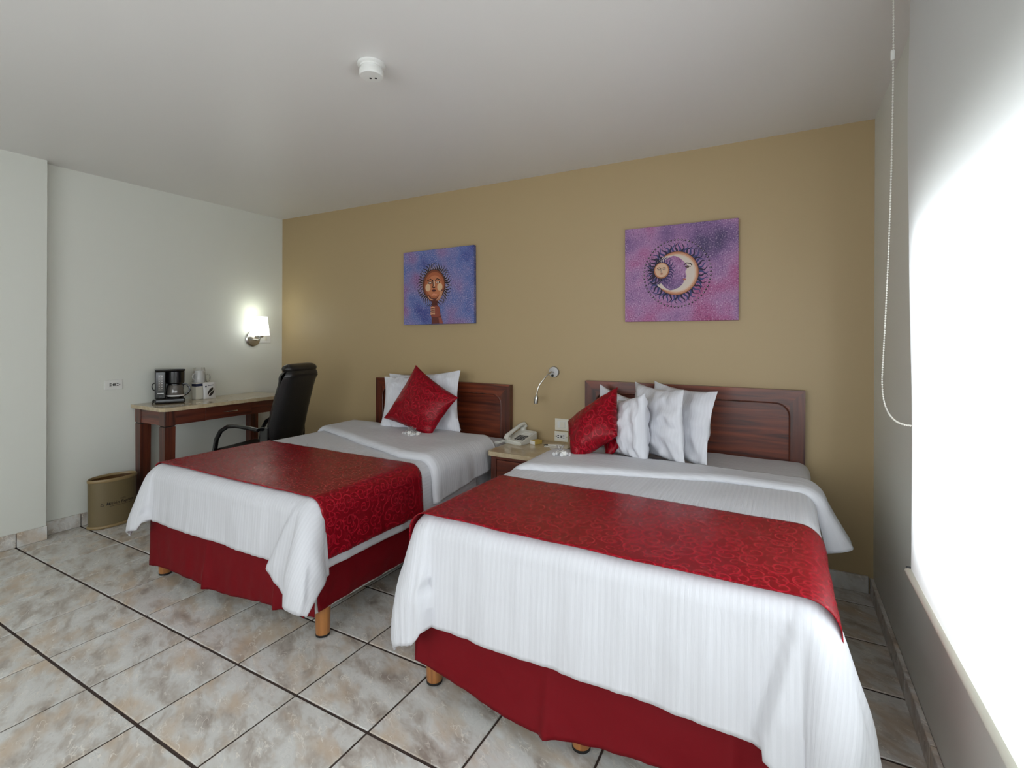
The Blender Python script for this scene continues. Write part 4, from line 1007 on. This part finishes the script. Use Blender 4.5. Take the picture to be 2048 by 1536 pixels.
hp = [Vector((0.032, 0.076, 0.146)), Vector((0.034, 0.108, 0.142)), Vector((0.036, 0.128, 0.118)), Vector((0.036, 0.130, 0.094)), Vector((0.034, 0.115, 0.068)), Vector((0.032, 0.09, 0.052))]
loc_sub('carafe_handle', MB().tube(hp, 0.0055, 8, flat=1.4), 'plastic_b', ca)
hp = [(-0.02, -0.097, 0.155), (-0.02, -0.112, 0.145), (-0.02, -0.115, 0.125), (-0.02, -0.108, 0.105), (-0.02, -0.097, 0.095)]
build('cord_loop', MB().tube(hp, 0.004, 8), 'plastic_b', t)
build('power_cord', MB().tube([(-0.05, -0.10, 0.02), (-0.01, -0.114, 0.012), (0.04, -0.112, 0.006), (0.06, -0.104, 0.012), (0.03, -0.103, 0.022)], 0.0045, 8), 'plastic_b', t)

# ---- coffee packets, cup
t = thing('coffee_packet', 'white coffee packet printed with a large coffee bean on the desk', 'packet', (0.155, -0.802, DZ), 0.12, local=True)
def pk(u, v):
    b = 0.014*math.sin(PI*u)**0.6*math.sin(PI*min(1, v*1.02))**0.5
    return b
mb = MB(); w, h = 0.112, 0.136
mb.grid(lambda u, v: (0.010+pk(u, v)-0.01*v, (u-0.5)*w*(1-0.04*math.sin(PI*v)), 0.001+h*v), 14, 14)
mb.grid(lambda u, v: (0.008-pk(u, v)-0.01*v, (u-0.5)*w*(1-0.04*math.sin(PI*v)), 0.001+h*v), 14, 14)
build('pouch', mb, 'foil', t, smooth=80)
def on_pk(pts, k):  # y,z -> point on front skin
    out = []
    for y, z in pts:
        u, v = y/w+0.5, (z-0.001)/h; out.append((0.010+pk(u, v)-0.01*v+0.0012+0.0006*k, y, z))
    return out
def disc(cy, cz, a, b, rot, k, n=28, grow=1):
    vs = [(cy, cz)]+[(cy+a*math.cos(q)*math.cos(rot)-b*math.sin(q)*math.sin(rot), cz+a*math.cos(q)*math.sin(rot)+b*math.sin(q)*math.cos(rot)) for q in [2*PI*i/n for i in range(n)]]
    return MB().add(on_pk(vs, k), [(0, 1+i, 1+(i+1) % n) for i in range(n)])
be = build('bean_print', disc(0.004, 0.058, 0.040, 0.024, 0.95, 0), 'ink', t, smooth=0)
sp = []
for i in range(13):
    f = i/12; q = (f-0.5)*0.078; o = 0.006*math.sin(f*2*PI); sp.append((0.004+q*math.cos(0.95)-o*math.sin(0.95), 0.058+q*math.sin(0.95)+o*math.cos(0.95)))
vs = []
for i, (y, z) in enumerate(sp): vs += [(y-0.0022, z+0.0012), (y+0.0022, z-0.0012)]
loc_sub('bean_crease', MB().add(on_pk(vs, 2), [(2*i, 2*i+1, 2*i+3, 2*i+2) for i in range(12)]), 'paper', be)
loc_sub('top_print', MB().add(on_pk([(-0.02, 0.112), (0.034, 0.116), (0.034, 0.112), (-0.02, 0.108)], 1), [(0, 1, 2, 3)]), 'navy', be)
loc_sub('corner_print', MB().add(on_pk([(-0.042, 0.110), (-0.030, 0.111), (-0.030, 0.100), (-0.042, 0.099)], 1), [(0, 1, 2, 3)]), 'navy', be)
t = thing('sachet_box', 'narrow clear wrapped stack with navy band behind the coffee packet', 'carton', (0.105, -0.855, DZ), 0.1, local=True)
build('stack', MB().box(-0.028, 0.028, -0.045, 0.045, 0, 0.138, bev=0.004), 'ivory', t)
build('band', MB().box(-0.0285, 0.0285, -0.0455, 0.0455, 0.105, 0.132, bev=0.004), 'navy', t)
t = thing('wrapped_cup', 'upturned white cup in clear wrap on top of the sachets', 'cup', (0.105, -0.855, DZ+0.1385), 0.2, local=True)
cu = build('cup', MB().lathe([(0.041, 0.0), (0.042, 0.004), (0.037, 0.06), (0.030, 0.096), (0.0, 0.097)], n=32), 'cup', t)
loc_sub('cup_handle', MB().tube([(0.0, -0.036, 0.075), (0.0, -0.056, 0.072), (0.0, -0.062, 0.05), (0.0, -0.052, 0.03), (0.0, -0.038, 0.026)], 0.0045, 8), 'cup', cu)
def wrp(u, v):
    a = u*2*PI; r = (0.052-0.012*v)*(1+0.05*math.sin(a*7+v*5)+0.04*math.sin(a*13)); return (r*math.cos(a), r*math.sin(a), 0.001+0.122*v)
build('wrap', MB().grid(wrp, 40, 8), 'cello', t)
build('second_handle', MB().tube([(0.03, 0.050+0.026*math.cos(a), 0.034+0.030*math.sin(a)) for a in [2*PI*i/20 for i in range(20)]], 0.005, 8, closed=True), 'glass', t)

# ================================================================== OFFICE CHAIR
t = thing('office_chair', 'black leather high-back office chair turned towards the desk', 'chair', (0.68, -0.70, 0), math.atan2(-0.24, -0.97), local=True)
# local: +x forward (towards the desk), y sideways
SZ = 0.48
def cushion_box(x0, x1, y0, y1, z0, z1, b): return MB().box(x0, x1, y0, y1, z0, z1, bev=b, seg=5)
build('seat', cushion_box(-0.23, 0.25, -0.215, 0.215, SZ-0.095, SZ, 0.04), 'leather', t)
build('seat_pan', MB().box(-0.2, 0.2, -0.19, 0.19, SZ-0.125, SZ-0.09, bev=0.01), 'black', t)
def back(u, v, side):
    z = SZ+0.02+0.605*v; y = (u-0.5)*2
    wdt = 0.198-0.015*v**2-0.03*max(0, v-0.9)/0.1
    lean = -0.225-0.115*v-0.05*v*v
    th = 0.052*(1-abs(y)**6)**0.5*(1-max(0, (v-0.93)/0.07)**2*0.7)
    roll = 0.018*math.exp(-((v-0.92)/0.06)**2)
    x = lean+(th+roll if side > 0 else -th-roll*0.6)
    return (x, y*wdt, z)
mb = MB(); mb.grid(lambda u, v: back(u, v, 1), 24, 26); mb.grid(lambda u, v: back(u, v, -1), 24, 26)
# close rim
for v0 in (0, 1): mb.grid(lambda u, v: tuple(Vector(back(u, v0, 1)).lerp(Vector(back(u, v0, -1)), v)), 24, 2)
bk = build('backrest', mb, 'leather', t, smooth=50)
def rim(v, s): return back(s, v, 1)
hr = MB()
def hroll(u, v):
    a = v*2*PI; y = (u-0.5)*2; r = 0.052*(1-abs(y)**5)**0.35; return (-0.375+r*1.05*math.cos(a), y*0.172, SZ+0.625+r*0.75*math.sin(a))
hr.grid(hroll, 24, 20)
build('head_roll', hr, 'leather', t, smooth=60)
sm = [back(0.5+0.47*math.cos(a) if False else u, 0.9, -1) for u in [i/20 for i in range(21)]]
loc_sub('back_seam', MB().tube([Vector(p)+Vector((-0.001, 0, 0)) for p in sm], 0.0025, 6), 'black', bk)
for sg in (-1, 1):
    y = sg*0.238
    path = [(0.185, y, SZ-0.10), (0.20, y, SZ+0.0), (0.185, y, SZ+0.08), (0.145, y, SZ+0.145), (0.08, y, SZ+0.182), (0.0, y, SZ+0.190), (-0.12, y, SZ+0.180), (-0.20, y, SZ+0.168)]
    pp = []
    for i in range(len(path)-1):
        for k in range(4): pp.append(Vector(path[i]).lerp(Vector(path[i+1]), k/4))
    pp.append(Vector(path[-1]))
    ar = build('armrest', MB().tube(pp, 0.020, 12, flat=0.75), 'plastic_b', t)
    loc_sub('arm_bracket', MB().box(-0.262, -0.190, y-sg*0.032-0.008, y-sg*0.032+0.008, SZ+0.04, SZ+0.185, bev=0.006), 'plastic_b', ar)
    loc_sub('arm_foot', MB().box(0.14, 0.20, min(y, sg*0.18), max(y, sg*0.18), SZ-0.125, SZ-0.095, bev=0.005), 'plastic_b', ar)
    loc_sub('bolt', MB().lathe([(0.007, -0.004), (0.007, 0.004)], (-0.226, y-sg*0.032+sg*0.009, SZ+0.07), axis='Y', n=12), 'chrome', ar)
build('gas_column', MB().lathe([(0.028, 0.07), (0.028, 0.22), (0.02, 0.22), (0.02, SZ-0.12)], n=20), 'black', t)
for k in range(5):
    a = 2*PI*k/5+0.3; dx, dy = math.cos(a), math.sin(a)
    lg = build('base_leg', MB().tube([(dx*0.02, dy*0.02, 0.10), (dx*0.15, dy*0.15, 0.088), (dx*0.27, dy*0.27, 0.066)], [0.024, 0.02, 0.014], 10), 'plastic_b', t)
    rm = Matrix.Translation((dx*0.265, dy*0.265, 0.0265)) @ Matrix.Rotation(a, 4, 'Z') @ Matrix.Rotation(PI/2, 4, 'Y')
    loc_sub('caster', MB().lathe([(0.02, -0.02), (0.026, -0.016), (0.026, 0.016), (0.02, 0.02)], n=18, mat=rm), 'black', lg)

# ================================================================== WASTE BIN
BC = (0.142, -1.475, 0.0)
t = thing('waste_bin', 'khaki oval waste bin with printed hotel name beside the desk', 'bin', BC, 0.0, local=True)
rx, ry, bh = 0.088, 0.148, 0.335
def oval(sx, sy, z, k=1.0): return [(sx*k, z)]
def bin_shell(k0, k1): 
    return MB().lathe([(1*k0, 0.012), (1*k1, bh)], n=48, sx=rx, sy=ry)
def open_lathe(prof, n=48):
    mb = MB(); vs = []; fs = []
    for r, z in prof:
        for k in range(n): a = 2*PI*k/n; vs.append((r*rx*math.cos(a), r*ry*math.sin(a), z))
    for j in range(len(prof)-1):
        for k in range(n): fs.append((j*n+k, j*n+(k+1) % n, (j+1)*n+(k+1) % n, (j+1)*n+k))
    return mb.add(vs, fs)
build('shell', open_lathe([(0.97, 0.014), (0.985, bh)]), 'binmat', t, smooth=60)
build('liner', open_lathe([(0.0, 0.016), (0.93, 0.018), (0.95, bh-0.002)]), 'bininside', t, smooth=60)
build('top_rim', open_lathe([(0.94, bh-0.006), (0.94, bh+0.006), (0.97, bh+0.010), (1.01, bh+0.004), (1.01, bh-0.010), (0.985, bh-0.012)]), 'binrim', t, smooth=60)
build('bottom_rim', open_lathe([(0.0, 0.001), (0.98, 0.0006), (1.02, 0.004), (1.02, 0.016), (0.985, 0.021), (0.95, 0.021)]), 'binrim', t, smooth=60)
def wrap_bin(mb, s0, z0, lift=0.0012):
    out = MB(); vs = []
    for x, y, z in mb.v:
        a = (s0+x)/ry; k = 0.978; th = max(-1.4, min(1.4, a))
        yy = ry*k*math.sin(th); xx = rx*k*math.cos(th)
        nrm = Vector((xx/(rx*rx), yy/(ry*ry), 0)).normalized()
        vs.append((xx+nrm.x*lift, yy+nrm.y*lift, z0+y))
    return out.add(vs, mb.f)
l1 = build('lettering', wrap_bin(text_mb('Misión Express', 0.030, 0.25, 0.00025), 0.016, 0.170), 'ink', t, smooth=0)
build('lettering', wrap_bin(text_mb('HOTEL', 0.012, 0.0, 0.0), 0.030, 0.192), 'ink', t, smooth=0)
build('underline', wrap_bin(MB().add([(-0.075, -0.001, 0), (-0.025, -0.001, 0), (0.025, -0.001, 0), (0.075, -0.001, 0), (0.075, 0.001, 0), (0.025, 0.001, 0), (-0.025, 0.001, 0), (-0.075, 0.001, 0)], [(0, 1, 6, 7), (1, 2, 5, 6), (2, 3, 4, 5)]), 0.022, 0.151), 'ink', t, smooth=0)
bl = [(-0.012, 0), (-0.009, 0.004), (-0.0075, 0.014), (-0.003, 0.020), (0.003, 0.020), (0.0075, 0.014), (0.009, 0.004), (0.012, 0)]
bell = MB(); vs = []
for i, (x, y) in enumerate(bl): 
    k = 0.62; vs += [(x, y, 0), (x*k, 0.003+(y-0.003)*0.78 if y > 0.003 else 0.003, 0)]
bell.add(vs, [(2*i, 2*i+2, 2*i+3, 2*i+1) for i in range(len(bl)-1)]+[(0, 1, 15, 14)])
build('bell_logo', wrap_bin(bell, -0.100, 0.159), 'ink', t, smooth=0)
for o in bpy.data.objects:
    if '_o' in o: del o['_o']
